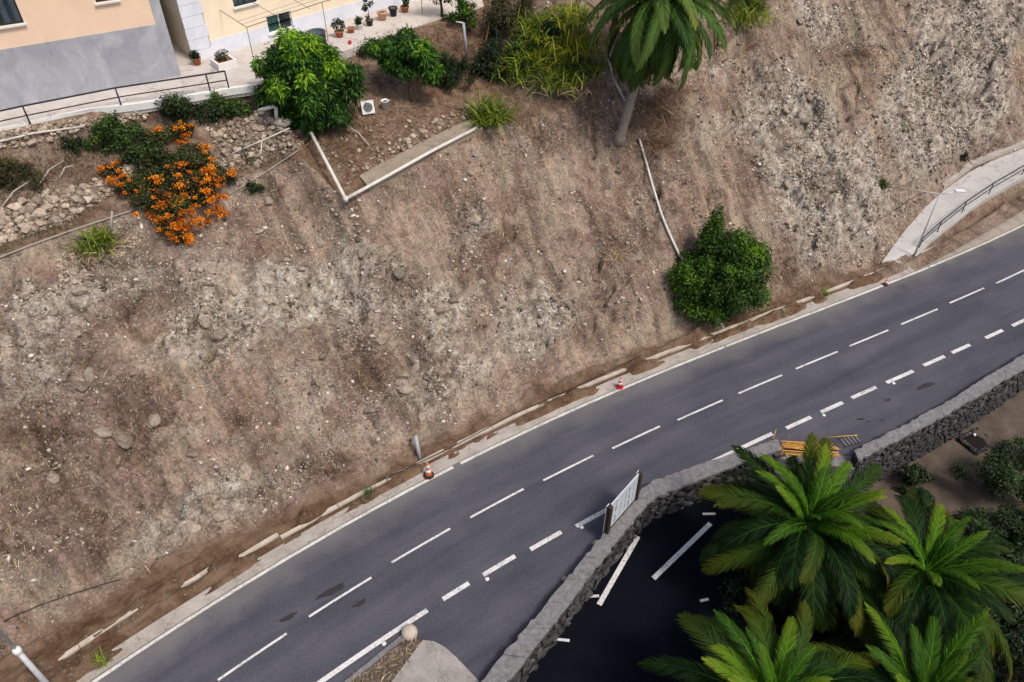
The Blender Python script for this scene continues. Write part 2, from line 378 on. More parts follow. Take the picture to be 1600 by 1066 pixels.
def soil_material():
    m, t, b = newmat('hillside_soil'); P = gpos(t)
    at_ = nd(t, 'ShaderNodeAttribute', attribute_name='mask'); sep = nd(t, 'ShaderNodeSeparateColor'); t.links.new(at_.outputs['Color'], sep.inputs[0])
    mp = nd(t, 'ShaderNodeMapping'); mp.inputs['Rotation'].default_value = (0, 0, R(-28)); t.links.new(P, mp.inputs[0])
    n1 = noise(t, .35, 4, .6, P, .6); n2 = noise(t, 1.6, 6, .7, P, .4); n3 = noise(t, 7, 6, .75, P); n4 = noise(t, 26, 4, .8, P)
    base = ramp(t, n1.outputs[0], [(.32, (.105, .068, .047)), (.43, (.19, .132, .096)), (.54, (.28, .208, .158)), (.66, (.25, .205, .15)), (.78, (.34, .29, .225))])
    pn = noise(t, .55, 4, .6, P, .8)
    base = mix(t, ramp(t, pn.outputs[0], [(.52, (0, 0, 0)), (.68, (.55,) * 3)]), base, (.25, .165, .15))      # reddish, mauve earth
    pn2 = noise(t, .8, 5, .65, P, .5)
    base = mix(t, ramp(t, pn2.outputs[0], [(.55, (0, 0, 0)), (.72, (.5,) * 3)]), base, (.20, .20, .155))       # grey-green lichen and weathered rock
    rock = ramp(t, n2.outputs[0], [(.28, (.17, .142, .11)), (.46, (.37, .325, .268)), (.7, (.58, .545, .48))])
    uvm = nd(t, 'ShaderNodeMapping'); uvm.inputs['Scale'].default_value = (1.15, .16, 1); t.links.new(nd(t, 'ShaderNodeUVMap').outputs[0], uvm.inputs[0])
    st = noise(t, 1.0, 7, .68, uvm.outputs[0], .7)
    base = mix(t, .85, base, ramp(t, st.outputs[0], [(.34, (.48, .44, .41)), (.48, (1,) * 3), (.62, (1.38, 1.36, 1.33))]), 'MULTIPLY')
    base = mix(t, math_(t, 'MULTIPLY', at_.outputs['Alpha'], ramp(t, noise(t, 1.3, 6, .7, P, 1.2).outputs[0], [(.40, (.1,) * 3), (.58, (.95,) * 3)])), base, ramp(t, n2.outputs[0], [(.3, (.095, .062, .046)), (.7, (.205, .14, .112))]))
    rm_ = math_(t, 'MULTIPLY', sep.outputs[0], ramp(t, noise(t, 2.6, 5, .7, P, 1.0).outputs[0], [(.36, (.12,) * 3), (.50, (1,) * 3)]))
    base = mix(t, rm_, base, rock)
    sw = ramp(t, n2.outputs[0], [(.32, (.6,) * 3), (.5, (1,) * 3), (.68, (1.25,) * 3)])
    c = mix(t, 1.0, base, sw, 'MULTIPLY')
    c = mix(t, 1.0, c, ramp(t, n3.outputs[0], [(.3, (.42, .385, .35)), (.47, (1,) * 3), (.66, (1.45, 1.43, 1.4))]), 'MULTIPLY')
    c = mix(t, .75, c, ramp(t, n4.outputs[0], [(.3, (.55,) * 3), (.5, (1,) * 3), (.7, (1.45,) * 3)]), 'MULTIPLY')
    # gravel: cells with a few pale chips
    vo = nd(t, 'ShaderNodeTexVoronoi'); vo.inputs['Scale'].default_value = 9; vo.inputs['Randomness'].default_value = 1; t.links.new(P, vo.inputs['Vector'])
    sc_ = nd(t, 'ShaderNodeSeparateColor'); t.links.new(vo.outputs['Color'], sc_.inputs[0])
    chip = math_(t, 'MULTIPLY', math_(t, 'GREATER_THAN', sc_.outputs[0], .80), math_(t, 'LESS_THAN', vo.outputs['Distance'], .36))
    chip = math_(t, 'MULTIPLY', chip, math_(t, 'MULTIPLY_ADD', sep.outputs[0], .5, .5))
    c = mix(t, chip, c, (.62, .57, .5))
    brown = mix(t, ramp(t, pn2.outputs[0], [(.42, (0,) * 3), (.62, (.8,) * 3)]), ramp(t, n3.outputs[0], [(.3, (.07, .037, .019)), (.7, (.175, .10, .056))]), (.25, .165, .105))
    c = mix(t, sep.outputs[1], c, brown)
    gard = ramp(t, n2.outputs[0], [(.3, (.10, .055, .033)), (.5, (.20, .12, .075)), (.7, (.31, .24, .175))])
    gard = mix(t, .8, gard, ramp(t, n4.outputs[0], [(.3, (.5,) * 3), (.7, (1.4,) * 3)]), 'MULTIPLY')
    c = mix(t, sep.outputs[2], c, gard)
    hs = nd(t, 'ShaderNodeHueSaturation'); hs.inputs['Saturation'].default_value = .96; hs.inputs['Value'].default_value = 1.13; t.links.new(c, hs.inputs['Color']); c = hs.outputs[0]
    t.links.new(c, b.inputs['Base Color']); b.inputs['Roughness'].default_value = .95; b.inputs['Specular IOR Level'].default_value = .1
    h = math_(t, 'ADD', math_(t, 'MULTIPLY', n3.outputs[0], 1.0), math_(t, 'MULTIPLY', n4.outputs[0], .55))
    h = math_(t, 'ADD', h, math_(t, 'MULTIPLY', chip, .3))
    bumpn(t, b, h, .9, .16)
    return m
def asphalt_material():
    m, t, b = newmat('asphalt'); P = gpos(t); uv = nd(t, 'ShaderNodeUVMap').outputs[0]
    n = noise(t, 60, 3, .8, P); n2 = noise(t, .35, 4, .6, uv)
    mp = nd(t, 'ShaderNodeMapping'); mp.inputs['Scale'].default_value = (.09, .9, 1); t.links.new(uv, mp.inputs[0])
    n3 = noise(t, 1, 4, .55, mp.outputs[0], .3)
    c = ramp(t, n3.outputs[0], [(.3, (.050, .051, .067)), (.7, (.086, .086, .104))])
    c = mix(t, .7, c, ramp(t, n2.outputs[0], [(.3, (.8, .8, .82)), (.7, (1.2, 1.18, 1.15))]), 'MULTIPLY')
    c = mix(t, 1, c, ramp(t, n.outputs[0], [(.3, (.62,) * 3), (.5, (1,) * 3), (.7, (1.4,) * 3)]), 'MULTIPLY')
    n5 = noise(t, 9, 4, .85, P); c = mix(t, 1, c, ramp(t, n5.outputs[0], [(.3, (.72,) * 3), (.5, (1,) * 3), (.7, (1.32,) * 3)]), 'MULTIPLY')
    # pale dust washed onto the hill side of the carriageway
    sx = nd(t, 'ShaderNodeSeparateXYZ'); t.links.new(uv, sx.inputs[0])
    n4 = noise(t, .5, 4, .6, uv)
    dd = math_(t, 'ADD', math_(t, 'MULTIPLY', sx.outputs[1], .55), math_(t, 'MULTIPLY_ADD', n4.outputs[0], 1.3, .08))
    du = ramp(t, dd, [(.0, (0,) * 3), (.9, (.62,) * 3)])
    c = mix(t, du, c, (.205, .19, .172))
    t.links.new(c, b.inputs['Base Color']); b.inputs['Roughness'].default_value = .8
    bumpn(t, b, n.outputs[0], .35, .012); return m
def concrete(name, c1, c2, sc_=1.2, cracks=True):
    m, t, b = newmat(name); P = gpos(t)
    n = noise(t, sc_, 6, .7, P, .5); n2 = noise(t, 14, 5, .7, P); n3 = noise(t, 60, 2, .7, P)
    c = ramp(t, n.outputs[0], [(.28, c2), (.68, c1)])
    c = mix(t, .6, c, ramp(t, n2.outputs[0], [(.3, (.72, .71, .69)), (.7, (1.15,) * 3)]), 'MULTIPLY')
    c = mix(t, .5, c, ramp(t, n3.outputs[0], [(.3, (.7,) * 3), (.7, (1.25,) * 3)]), 'MULTIPLY')
    if cracks:
        v = nd(t, 'ShaderNodeTexVoronoi', feature='DISTANCE_TO_EDGE'); v.inputs['Scale'].default_value = .33
        wv = noise(t, 2, 4, .6, P); vv = nd(t, 'ShaderNodeVectorMath', operation='ADD'); t.links.new(P, vv.inputs[0]); t.links.new(wv.outputs[1], vv.inputs[1]); t.links.new(vv.outputs[0], v.inputs['Vector'])
        c = mix(t, ramp(t, v.outputs['Distance'], [(.0, (.55,) * 3), (.012, (0,) * 3)]), c, (.1, .09, .08))
    t.links.new(c, b.inputs['Base Color']); b.inputs['Roughness'].default_value = .9; bumpn(t, b, n2.outputs[0], .3, .02); return m
def plaster(name, c1, c2, stain=None):
    m, t, b = newmat(name); P = gpos(t)
    mp = nd(t, 'ShaderNodeMapping'); mp.inputs['Scale'].default_value = (.8, .8, .5); t.links.new(P, mp.inputs[0])
    n = noise(t, .9, 6, .65, mp.outputs[0], 1.2); n2 = noise(t, 30, 4, .7, P)
    c = ramp(t, n.outputs[0], [(.25, c2), (.42, tuple((a + d) / 2 for a, d in zip(c1, c2))), (.66, c1)])
    if stain:
        n3 = noise(t, .5, 5, .7, mp.outputs[0], 2); c = mix(t, ramp(t, n3.outputs[0], [(.5, (0,) * 3), (.68, (.7,) * 3)]), c, stain)
    c = mix(t, .35, c, ramp(t, n2.outputs[0], [(.3, (.8,) * 3), (.7, (1.12,) * 3)]), 'MULTIPLY')
    t.links.new(c, b.inputs['Base Color']); b.inputs['Roughness'].default_value = .9; bumpn(t, b, n2.outputs[0], .3, .015); return m
def glass_dark(name, c):
    m, t, b = newmat(name); b.inputs['Base Color'].default_value = (*c, 1); b.inputs['Roughness'].default_value = .08; b.inputs['Specular IOR Level'].default_value = .5; return m

M = {}
M['soil'] = soil_material(); M['asphalt'] = asphalt_material()
M['asphalt_and_shade'] = simple('black_asphalt_and_shade', (.004, .005, .0095), (.003, .0035, .007), 1.5, .9, .1)  # dark asphalt; the same black also paints the shade under the palms
M['asphalt_and_shade'].node_tree.nodes['Principled BSDF'].inputs['Specular IOR Level'].default_value = .08
def paint_material(name, c1, c2, lo=.34, hi=.46):
    m, t, b = newmat(name); P = gpos(t); n = noise(t, 9, 6, .75, P); n2 = noise(t, 1.2, 3, .6, P)
    f = math_(t, 'MULTIPLY_ADD', n2.outputs[0], .35, math_(t, 'MULTIPLY', n.outputs[0], .75))
    c = ramp(t, f, [(lo, c2), (hi, c1)]); t.links.new(c, b.inputs['Base Color']); b.inputs['Roughness'].default_value = .7; return m
M['paint'] = paint_material('road_paint', (.64, .63, .62), (.17, .17, .175), .40, .56)
M['old_paint'] = paint_material('worn_edge_paint', (.62, .60, .56), (.24, .22, .19), .38, .58)
M['shoulder'] = concrete('gutter_concrete', (.46, .42, .38), (.27, .235, .20), .9)
M['kerb'] = concrete('pale_kerb', (.58, .52, .45), (.36, .29, .22), 1.5, False)
M['walk'] = concrete('walkway_concrete', (.60, .56, .53), (.44, .40, .37), .7)
M['ramp'] = concrete('ramp_concrete', (.54, .52, .50), (.42, .40, .38), .6)
M['slab'] = concrete('ledge_concrete', (.36, .30, .23), (.23, .185, .14), 1.0)
M['cap'] = concrete('wall_cap_concrete', (.25, .245, .25), (.10, .097, .10), 4, False)
M['island'] = concrete('island_concrete', (.40, .37, .34), (.22, .20, .185), 1.0)
M['stain'] = simple('oil_stain', (.02, .019, .02), (.04, .039, .04), 4, .7, .1)
M['peach'] = plaster('peach_plaster', (.86, .64, .47), (.78, .57, .41))
M['greyp'] = plaster('grey_plaster', (.40, .41, .45), (.25, .26, .30), (.50, .50, .53))
M['cream'] = plaster('cream_plaster', (.88, .76, .58), (.79, .66, .48))
M['whitep'] = plaster('white_plaster', (.76, .78, .84), (.58, .61, .68))
M['white'] = simple('white_paint', (.78, .77, .75), (.66, .65, .63), 5, .5, .05)
M['pvc'] = simple('white_pvc', (.70, .68, .64), (.50, .47, .42), 3, .45, .05)
M['greypipe'] = simple('grey_pipe', (.38, .39, .42), (.28, .29, .31), 4, .5, .05)
M['dark_metal'] = simple('dark_metal', (.03, .032, .038), (.018, .018, .02), 6, .5, .05)
M['rope'] = simple('dark_rope', (.045, .04, .035), (.03, .027, .024), 9, .8, .1)
M['wire'] = simple('pale_wire', (.42, .39, .35), (.3, .27, .24), 9, .6, .05)
M['galv'] = simple('galvanised_steel', (.62, .63, .65), (.48, .49, .51), 4, .4, .05, .3)
M['glass'] = glass_dark('window_glass', (.02, .028, .035))
M['shutter'] = simple('green_shutter', (.035, .10, .085), (.025, .07, .06), 5, .5, .1)
M['curtain'] = simple('blue_grey_curtain', (.07, .095, .115), (.035, .05, .065), 4, .8, .1)
M['dark_in'] = simple('dark_interior', (.045, .035, .026), (.03, .022, .016), 3, .8, .05)
M['terra'] = simple('terracotta', (.42, .155, .075), (.30, .10, .05), 6, .8, .15)
M['peachpot'] = simple('peach_ceramic', (.62, .36, .24), (.5, .28, .18), 6, .7, .1)
M['blackpot'] = simple('black_plastic', (.022, .024, .027), (.014, .015, .017), 6, .5, .05)
M['stone_pale'] = simple('pale_stone', (.47, .39, .31), (.24, .19, .145), 5, .9, .5, 0, 7, .38, 12)
M['stone_slope'] = simple('slope_rock', (.36, .30, .24), (.17, .135, .105), 5, .92, .8, 0, 8, .38, 9)
M['stone_dark'] = simple('dark_basalt', (.085, .084, .086), (.024, .024, .026), 4, .85, .5, 0, 7, .5, 14)
M['mortar'] = simple('dark_mortar', (.05, .048, .047), (.022, .022, .022), 5, .95, .4)
M['bark'] = simple('bark', (.20, .145, .10), (.10, .07, .045), 6, .9, .6)
M['palmtrunk'] = simple('palm_bark', (.36, .315, .265), (.19, .155, .125), 7, .92, .8, 0, 6, 0, 20)
M['cane'] = simple('dry_cane', (.62, .36, .085), (.40, .20, .05), 9, .6, .2, 0, 5, .25)
M['wood'] = simple('dark_wood', (.05, .036, .028), (.03, .02, .016), 8, .8, .3)
M['board'] = simple('pale_board', (.60, .64, .70), (.50, .54, .60), 3, .5, .05)
M['ink'] = simple('faded_print', (.12, .14, .18), (.2, .22, .26), 20, .7, 0)
M['orange'] = simple('cone_orange', (.78, .19, .07), (.62, .14, .05), 6, .55, .05)
M['redc'] = simple('cone_red', (.62, .05, .06), (.5, .04, .05), 6, .55, .05)
M['yellow'] = simple('yellow_paint', (.78, .45, .04), (.62, .33, .03), 6, .5, .05)
M['lowsoil'] = simple('lower_soil', (.125, .098, .075), (.06, .046, .035), 1.1, .95, .5, 0, 8, 0, 9)
M['blue'] = simple('blue_plastic', (.25, .38, .62), (.2, .3, .5), 8, .5, .05)
M['red'] = simple('red_plastic', (.6, .03, .03), (.5, .02, .02), 8, .5, .05)
M['drystraw'] = leafmat('dry_straw', (.13, .08, .045), (.32, .235, .14), (.58, .47, .31), .1)
M['deadpalm'] = leafmat('dead_palm', (.07, .042, .026), (.17, .105, .065), (.34, .225, .14), .1)
M['mango'] = leafmat('glossy_leaf', (.008, .03, .004), (.035, .12, .008), (.26, .46, .014))
M['slopetree'] = leafmat('dense_leaf', (.006, .022, .002), (.032, .09, .003), (.14, .285, .005))
M['bush'] = leafmat('bush_leaf', (.012, .03, .007), (.05, .10, .016), (.15, .24, .03))
M['darkbush'] = leafmat('dark_bush_leaf', (.006, .015, .005), (.02, .042, .011), (.055, .095, .02))
M['olive'] = leafmat('olive_leaf', (.02, .022, .009), (.065, .062, .022), (.17, .15, .05))
M['spike'] = leafmat('spiky_leaf', (.03, .055, .01), (.12, .19, .018), (.42, .42, .045))
M['spike2'] = leafmat('yellow_blade', (.035, .075, .008), (.16, .24, .014), (.55, .47, .035))
M['flower'] = leafmat('orange_flower', (.30, .06, .004), (.66, .18, .006), (.88, .36, .014), .15)
M['gravel'] = leafmat('gravel_chip', (.085, .066, .052), (.26, .215, .17), (.66, .60, .52), 0)
M['dead'] = leafmat('grey_dead', (.12, .10, .08), (.25, .22, .18), (.42, .38, .32), .1)
def frond_mat(name, d, m_, l, tip):
    m, t, b = newmat(name); g = nd(t, 'ShaderNodeNewGeometry'); at_ = nd(t, 'ShaderNodeAttribute', attribute_name='mask')
    sep = nd(t, 'ShaderNodeSeparateColor'); t.links.new(at_.outputs['Color'], sep.inputs[0])
    oi = nd(t, 'ShaderNodeObjectInfo').outputs['Random']
    f = math_(t, 'ADD', math_(t, 'MULTIPLY', g.outputs['Random Per Island'], .35), math_(t, 'MULTIPLY', oi, .6))
    c = ramp(t, f, [(.05, d), (.45, m_), (.95, l)])
    tipf = math_(t, 'MULTIPLY', math_(t, 'POWER', sep.outputs[0], 3.0), math_(t, 'POWER', oi, 2.0))
    c = mix(t, math_(t, 'MULTIPLY', tipf, .9), c, tip)
    c = mix(t, sep.outputs[1], c, tuple(min(.5, x * 2.2) for x in l))
    t.links.new(c, b.inputs['Base Color']); b.inputs['Roughness'].default_value = .6; b.inputs['Specular IOR Level'].default_value = .12
    tr = nd(t, 'ShaderNodeBsdfTranslucent'); t.links.new(c, tr.inputs[0]); mx = nd(t, 'ShaderNodeMixShader'); mx.inputs[0].default_value = .22
    t.links.new(b.outputs[0], mx.inputs[1]); t.links.new(tr.outputs[0], mx.inputs[2]); t.links.new(mx.outputs[0], t.nodes['Material Output'].inputs[0]); return m
M['frond'] = frond_mat('palm_frond', (.003, .011, .0025), (.009, .034, .004), (.03, .088, .006), (.22, .18, .018))
M['frond_dry'] = frond_mat('palm_frond_dry', (.06, .06, .02), (.13, .12, .04), (.22, .2, .07), (.35, .27, .12))

# ------------------------------------------------------------------ setting: hillside
sv = np.concatenate([np.arange(-45, -6, .9), np.arange(-6, 82, .125), np.arange(82, 125, 1.0)])
dv = np.concatenate([np.arange(.12, 4, .085), np.arange(4, 26, .125), np.arange(26, 70, .8)])
SS, DD = np.meshgrid(sv, dv, indexing='ij'); GX, GY = P2(SS, DD); GZ = TZ(SS, DD)
e_ = DD - np.interp(SS, *DLIP); d0_ = toe(SS)
wn_ = sst(29.0, 35.5, SS - np.maximum(DD - 16, 0) * .36)
rockm = sst(.02, .45, rockf(SS, DD)) * .85
rockm = np.where((e_ > 0) & (wn_ < .5), .1, rockm) * np.clip((DD - d0_) / 1.5, 0, 1)
brown = (1 - sst(-.9 + .5 * fbm(SS / .7, DD / .6, 78, 3), .6 + 1.3 * fbm(SS / 2, DD, 77, 3), DD - d0_)) * np.where(SS > S_in[0] - 1.5, .25, 1.0)
brown = np.maximum(brown, .3 * sst(.12, .4, fbm(SS / 5, DD / 5, 123, 3)) * (1 - sst(3, 9, DD - d0_)) * (SS < 20))
gardm = np.where(e_ > 0, 1 - wn_, 0) * np.where(SS < 17.4, .35 + .5 * sst(-.1, .25, fbm(SS / 1.6, DD / 1.2, 222, 3)), .95)
_a, _b = sd1(on(592, 135)); gardm = gardm * (1 - .9 * np.exp(-((SS - _a) / 2.0) ** 2 - ((DD - _b) / 2.6) ** 2))
darkm = sst(.05, .5, darkf(SS, DD)) * (1 - gardm) * np.clip((DD - d0_) / 1.0, 0, 1)
maskc = np.stack([rockm, np.clip(brown, 0, 1), gardm, darkm], -1).reshape(-1, 4)
hill = np_mesh('hillside', np.stack([GX, GY, GZ], -1).reshape(-1, 3), grid_faces(*SS.shape), M['soil'], None, True, maskc, np.stack([SS, DD], -1).reshape(-1, 2))
tag(hill, kind='structure')

# lower ground, one sheet out to the horizon
def axis(lo, a, b, hi, st): return np.concatenate([np.linspace(lo, a, 8)[:-1], np.arange(a, b, st), np.linspace(b, hi, 8)])
gx = axis(-600, -12, 48, 600, .25); gy = axis(-600, 2, 46, 900, .25)
LX, LY = np.meshgrid(gx, gy, indexing='ij'); LZZ = LZ(LX, LY); far = (np.abs(LX - 15) > 45) | (np.abs(LY - 20) > 40)
LZZ = np.where(far, -3.2, LZZ)
tag(np_mesh('ground', np.stack([LX, LY, LZZ], -1).reshape(-1, 3), grid_faces(*LX.shape), M['lowsoil'], None, True), kind='structure')

# ------------------------------------------------------------------ walls of the downhill side (outlines)
WA_in = [(690, 1135), (750, 1066), (855, 942), (941, 836), (985, 784), (1000, 766), (1018, 752), (1062, 737), (1112, 719), (1170, 701), (1215, 686)]
WA_out = [(740, 1135), (786, 1075), (893, 939), (967, 842), (1000, 803), (1013, 787), (1027, 775), (1067, 760), (1115, 741), (1166, 721), (1222, 702)]
WB_in = [(1335, 704), (1400, 670), (1469, 634), (1535, 593), (1600, 553), (1680, 503), (1760, 455)]
WB_out = [(1342, 719), (1405, 687), (1475, 650), (1540, 612), (1604, 573), (1684, 523), (1764, 475)]
WZ = .75
def at_list(L, z): return [at(p[0], p[1], z) for p in L]
wai, wao, wbi, wbo = (at_list(L, WZ) for L in (WA_in, WA_out, WB_in, WB_out))
mids = [sd1((a + b) / 2) for a, b in zip(wai, wao)] + [sd1((a + b) / 2) for a, b in zip(wbi, wbo)]
mids.sort(); DRs = np.array([m_[0] for m_ in mids]); DRd = np.array([m_[1] for m_ in mids])
def dR(s): return np.interp(s, np.r_[-45, DRs], np.r_[-24, DRd])

# ------------------------------------------------------------------ road, shoulder, markings
rs = np.concatenate([np.arange(-45, -5, 2.0), np.arange(-5, 75, .5), np.arange(75, 125, 3.0)]); ru = np.linspace(0, 1, 28)
RS, RU = np.meshgrid(rs, ru, indexing='ij'); RD = .16 + RU * (dR(RS) - .16); RX, RY = P2(RS, RD)
road = np_mesh('road', np.stack([RX, RY, np.zeros_like(RX)], -1).reshape(-1, 3), grid_faces(*RS.shape)[:, ::-1], M['asphalt'], None, False, None, np.stack([RS, RD], -1).reshape(-1, 2))
tag(road, kind='structure')
def strip(name, s0, s1, d0, d1, z, mat, parent=None, step=.5, th=None, jit=0):
    n = max(2, int((s1 - s0) / step) + 1); S = np.linspace(s0, s1, n)
    j0 = fbm(S / .8, S * 0, 7, 3) * jit; j1 = fbm(S / .8, S * 0 + 9, 8, 3) * jit
    a = np.stack(P2(S, np.full(n, d0) + j0), 1); b = np.stack(P2(S, np.full(n, d1) + j1), 1); mb = MB()
    if th is None:
        mb.add([(p[0], p[1], z) for p in a] + [(p[0], p[1], z) for p in b], [(i, i + 1, n + i + 1, n + i) if d1 > d0 else (i, n + i, n + i + 1, i + 1) for i in range(n - 1)])
    else:
        vs = [(p[0], p[1], z - th) for p in a] + [(p[0], p[1], z) for p in a] + [(p[0], p[1], z) for p in b] + [(p[0], p[1], z - th) for p in b]
        fs = [(k * n + i, k * n + i + 1, (k + 1) * n + i + 1, (k + 1) * n + i) for k in range(3) for i in range(n - 1)] + [(0, n, 2 * n, 3 * n), (n - 1, 4 * n - 1, 3 * n - 1, 2 * n - 1)]
        mb.add(vs, fs)
    return mb.build(name, mat, parent)
shoulder = tag(strip('road_shoulder', -45, 52, .14, .86, .008, M['shoulder']), kind='structure')
strip('shoulder_slab', 52.05, 120, .14, 1.75, .008, M['shoulder'], shoulder)
for i, (s0, s1) in enumerate([(-45, -2), (-2, 17.9), (18.35, 36.2), (36.3, 53.5), (53.6, 120)]):
    strip('edge_line', s0, s1, -.08, .08, .014, M['old_paint'], road, .4, None, .015)
for k, s0 in enumerate(np.arange(-3, 50, 3.0)):
    ko = .75 * float(np.clip((9 - s0) / 9, 0, 1)); strip('kerb', s0, s0 + 2.97, 1.08 + ko, 1.28 + ko, .09 + .012 * (k % 3), M['kerb'], shoulder, .3, .12, .05)
strip('kerb', 54.3, 100, 1.2, 1.42, .09, M['kerb'], shoulder, .5, .14, .03)
CD = [((340, 1064), (447, 990)), ((484, 965), (580, 901)), ((613, 880), (703, 825)), ((734, 808), (819, 765)), ((848, 750), (928, 713)), ((956, 700), (1032, 667)), ((1058, 656), (1130, 626)), ((1154, 615), (1222, 586)), ((1244, 577), (1308, 549)), ((1327, 541), (1388, 516)), ((1408, 507), (1465, 483)), ((1484, 474), (1537, 450)), ((1555, 442), (1610, 419))]
for a, b in CD:
    sa, da = sd1(at(*a, 0)); sb, db = sd1(at(*b, 0)); m_ = (da + db) / 2
    strip('centre_dash', sa, sb, m_ - .057, m_ + .057, .004, M['paint'], road)
RDs = [((455, 1101), (667, 952)), ((691, 937), (732, 912)), ((755, 898), (806, 869)), ((828, 858), (878, 832)), ((899, 822), (950, 797)), ((1040, 754), (1209, 680)), ((1229, 669), (1267, 652)), ((1283, 644), (1317, 629)), ((1331, 622), (1369, 605)), ((1385, 598), (1427, 580)), ((1443, 571), (1476, 557)), ((1487, 551), (1516, 539)), ((1540, 528), (1567, 516)), ((1581, 509), (1615, 494))]
for a, b in RDs:
    sa, da = sd1(at(*a, 0)); sb, db = sd1(at(*b, 0)); m_ = (da + db) / 2
    strip('bay_line', sa, sb, m_ - .112, m_ + .112, .004, M['paint'], road)
def blob(px, py, rx, ry, ang, z, n=22, seed=0, irr=.3):
    c = at(px, py, z); g = random.Random(seed); ph = [g.uniform(0, 6.28) for _ in range(4)]
    out = []
    for k in range(n):
        a = 2 * math.pi * k / n; r = 1 + irr * (math.sin(2 * a + ph[0]) * .4 + math.sin(3 * a + ph[1]) * .4 + math.sin(5 * a + ph[2]) * .3 + math.sin(7 * a + ph[3]) * .2)
        x, y = rx * r * math.cos(a), ry * r * math.sin(a); out.append((c.x + x * math.cos(ang) - y * math.sin(ang), c.y + x * math.sin(ang) + y * math.cos(ang), z))
    return out
for i, (px, py, rx, ry, an) in enumerate([(518, 924, .75, .16, .5), (562, 943, .3, .13, .5), (450, 965, .4, .12, .5), (1446, 603, .6, .18, .4), (1387, 625, .2, .10, .3), (1345, 655, .26, .08, .2), (1378, 657, .22, .06, .2), (1357, 659, .14, .05, .2)]):
    p = blob(px, py, rx, ry, an, .0025 if i else .0022, 22, i); MB().add(p, [tuple(range(len(p)))]).build('oil_stain', M['stain'], road)
studs = [(600, 1006), (761, 905), (909, 824), (1287, 649), (1396, 599)]
for i, (px, py) in enumerate(studs):
    e = MB().lathe(at(px, py, .002), [(.1, 0), (.1, .02), (.07, .05), (.03, .06)], 14).build('road_stud', M['white'], None, True)
    tag(e, ['round white road stud beside the long solid line near the kerb', 'round white road stud below the third thick dash from the bottom', 'round white road stud just left of the sign on the wall', 'round white road stud below a thick dash above the cane bundle', 'round white road stud below the thick dash nearest the large oil stain'][i], 'road stud', 'white studs along the thick dashed line')

# netting ropes and wires on the hillside
def polyline_on(pts, lift=.05, n=10, zs=None):
    out = []
    for (a, b) in zip(pts[:-1], pts[1:]):
        for k in range(n):
            t = k / n; p = on(a[0] + (b[0] - a[0]) * t, a[1] + (b[1] - a[1]) * t); p.z += lift; out.append(p)
    p = on(*pts[-1]); p.z += lift; out.append(p); return out
def smooth_path(P, it=2):
    for _ in range(it):
        P = [P[0]] + [(P[i - 1] + P[i] * 2 + P[i + 1]) / 4 for i in range(1, len(P) - 1)] + [P[-1]]
    return P
def cable(name, pts, r, mat, label, cat, lift=.05, n=8, it=2):
    return tag(MB().tube(smooth_path(polyline_on(pts, lift, n), it), r, 6).build(name, mat, None, True), label, cat)
cable('net_rope', [(560, 772), (600, 752), (700, 705), (800, 652), (900, 607), (1000, 560)], .028, M['rope'], 'dark rope along the foot of the slope above the gutter', 'rope', .16)
cable('net_rope', [(8, 975), (20, 968), (60, 950), (110, 932), (190, 908)], .022, M['rope'], 'dark rope on the lower left slope above the lamp post', 'rope', .14)
cable('net_rope', [(1325, 374), (1352, 358), (1388, 338), (1432, 308)], .022, M['rope'], 'thin dark rope on the slope left of the concrete ramp', 'rope', .15)

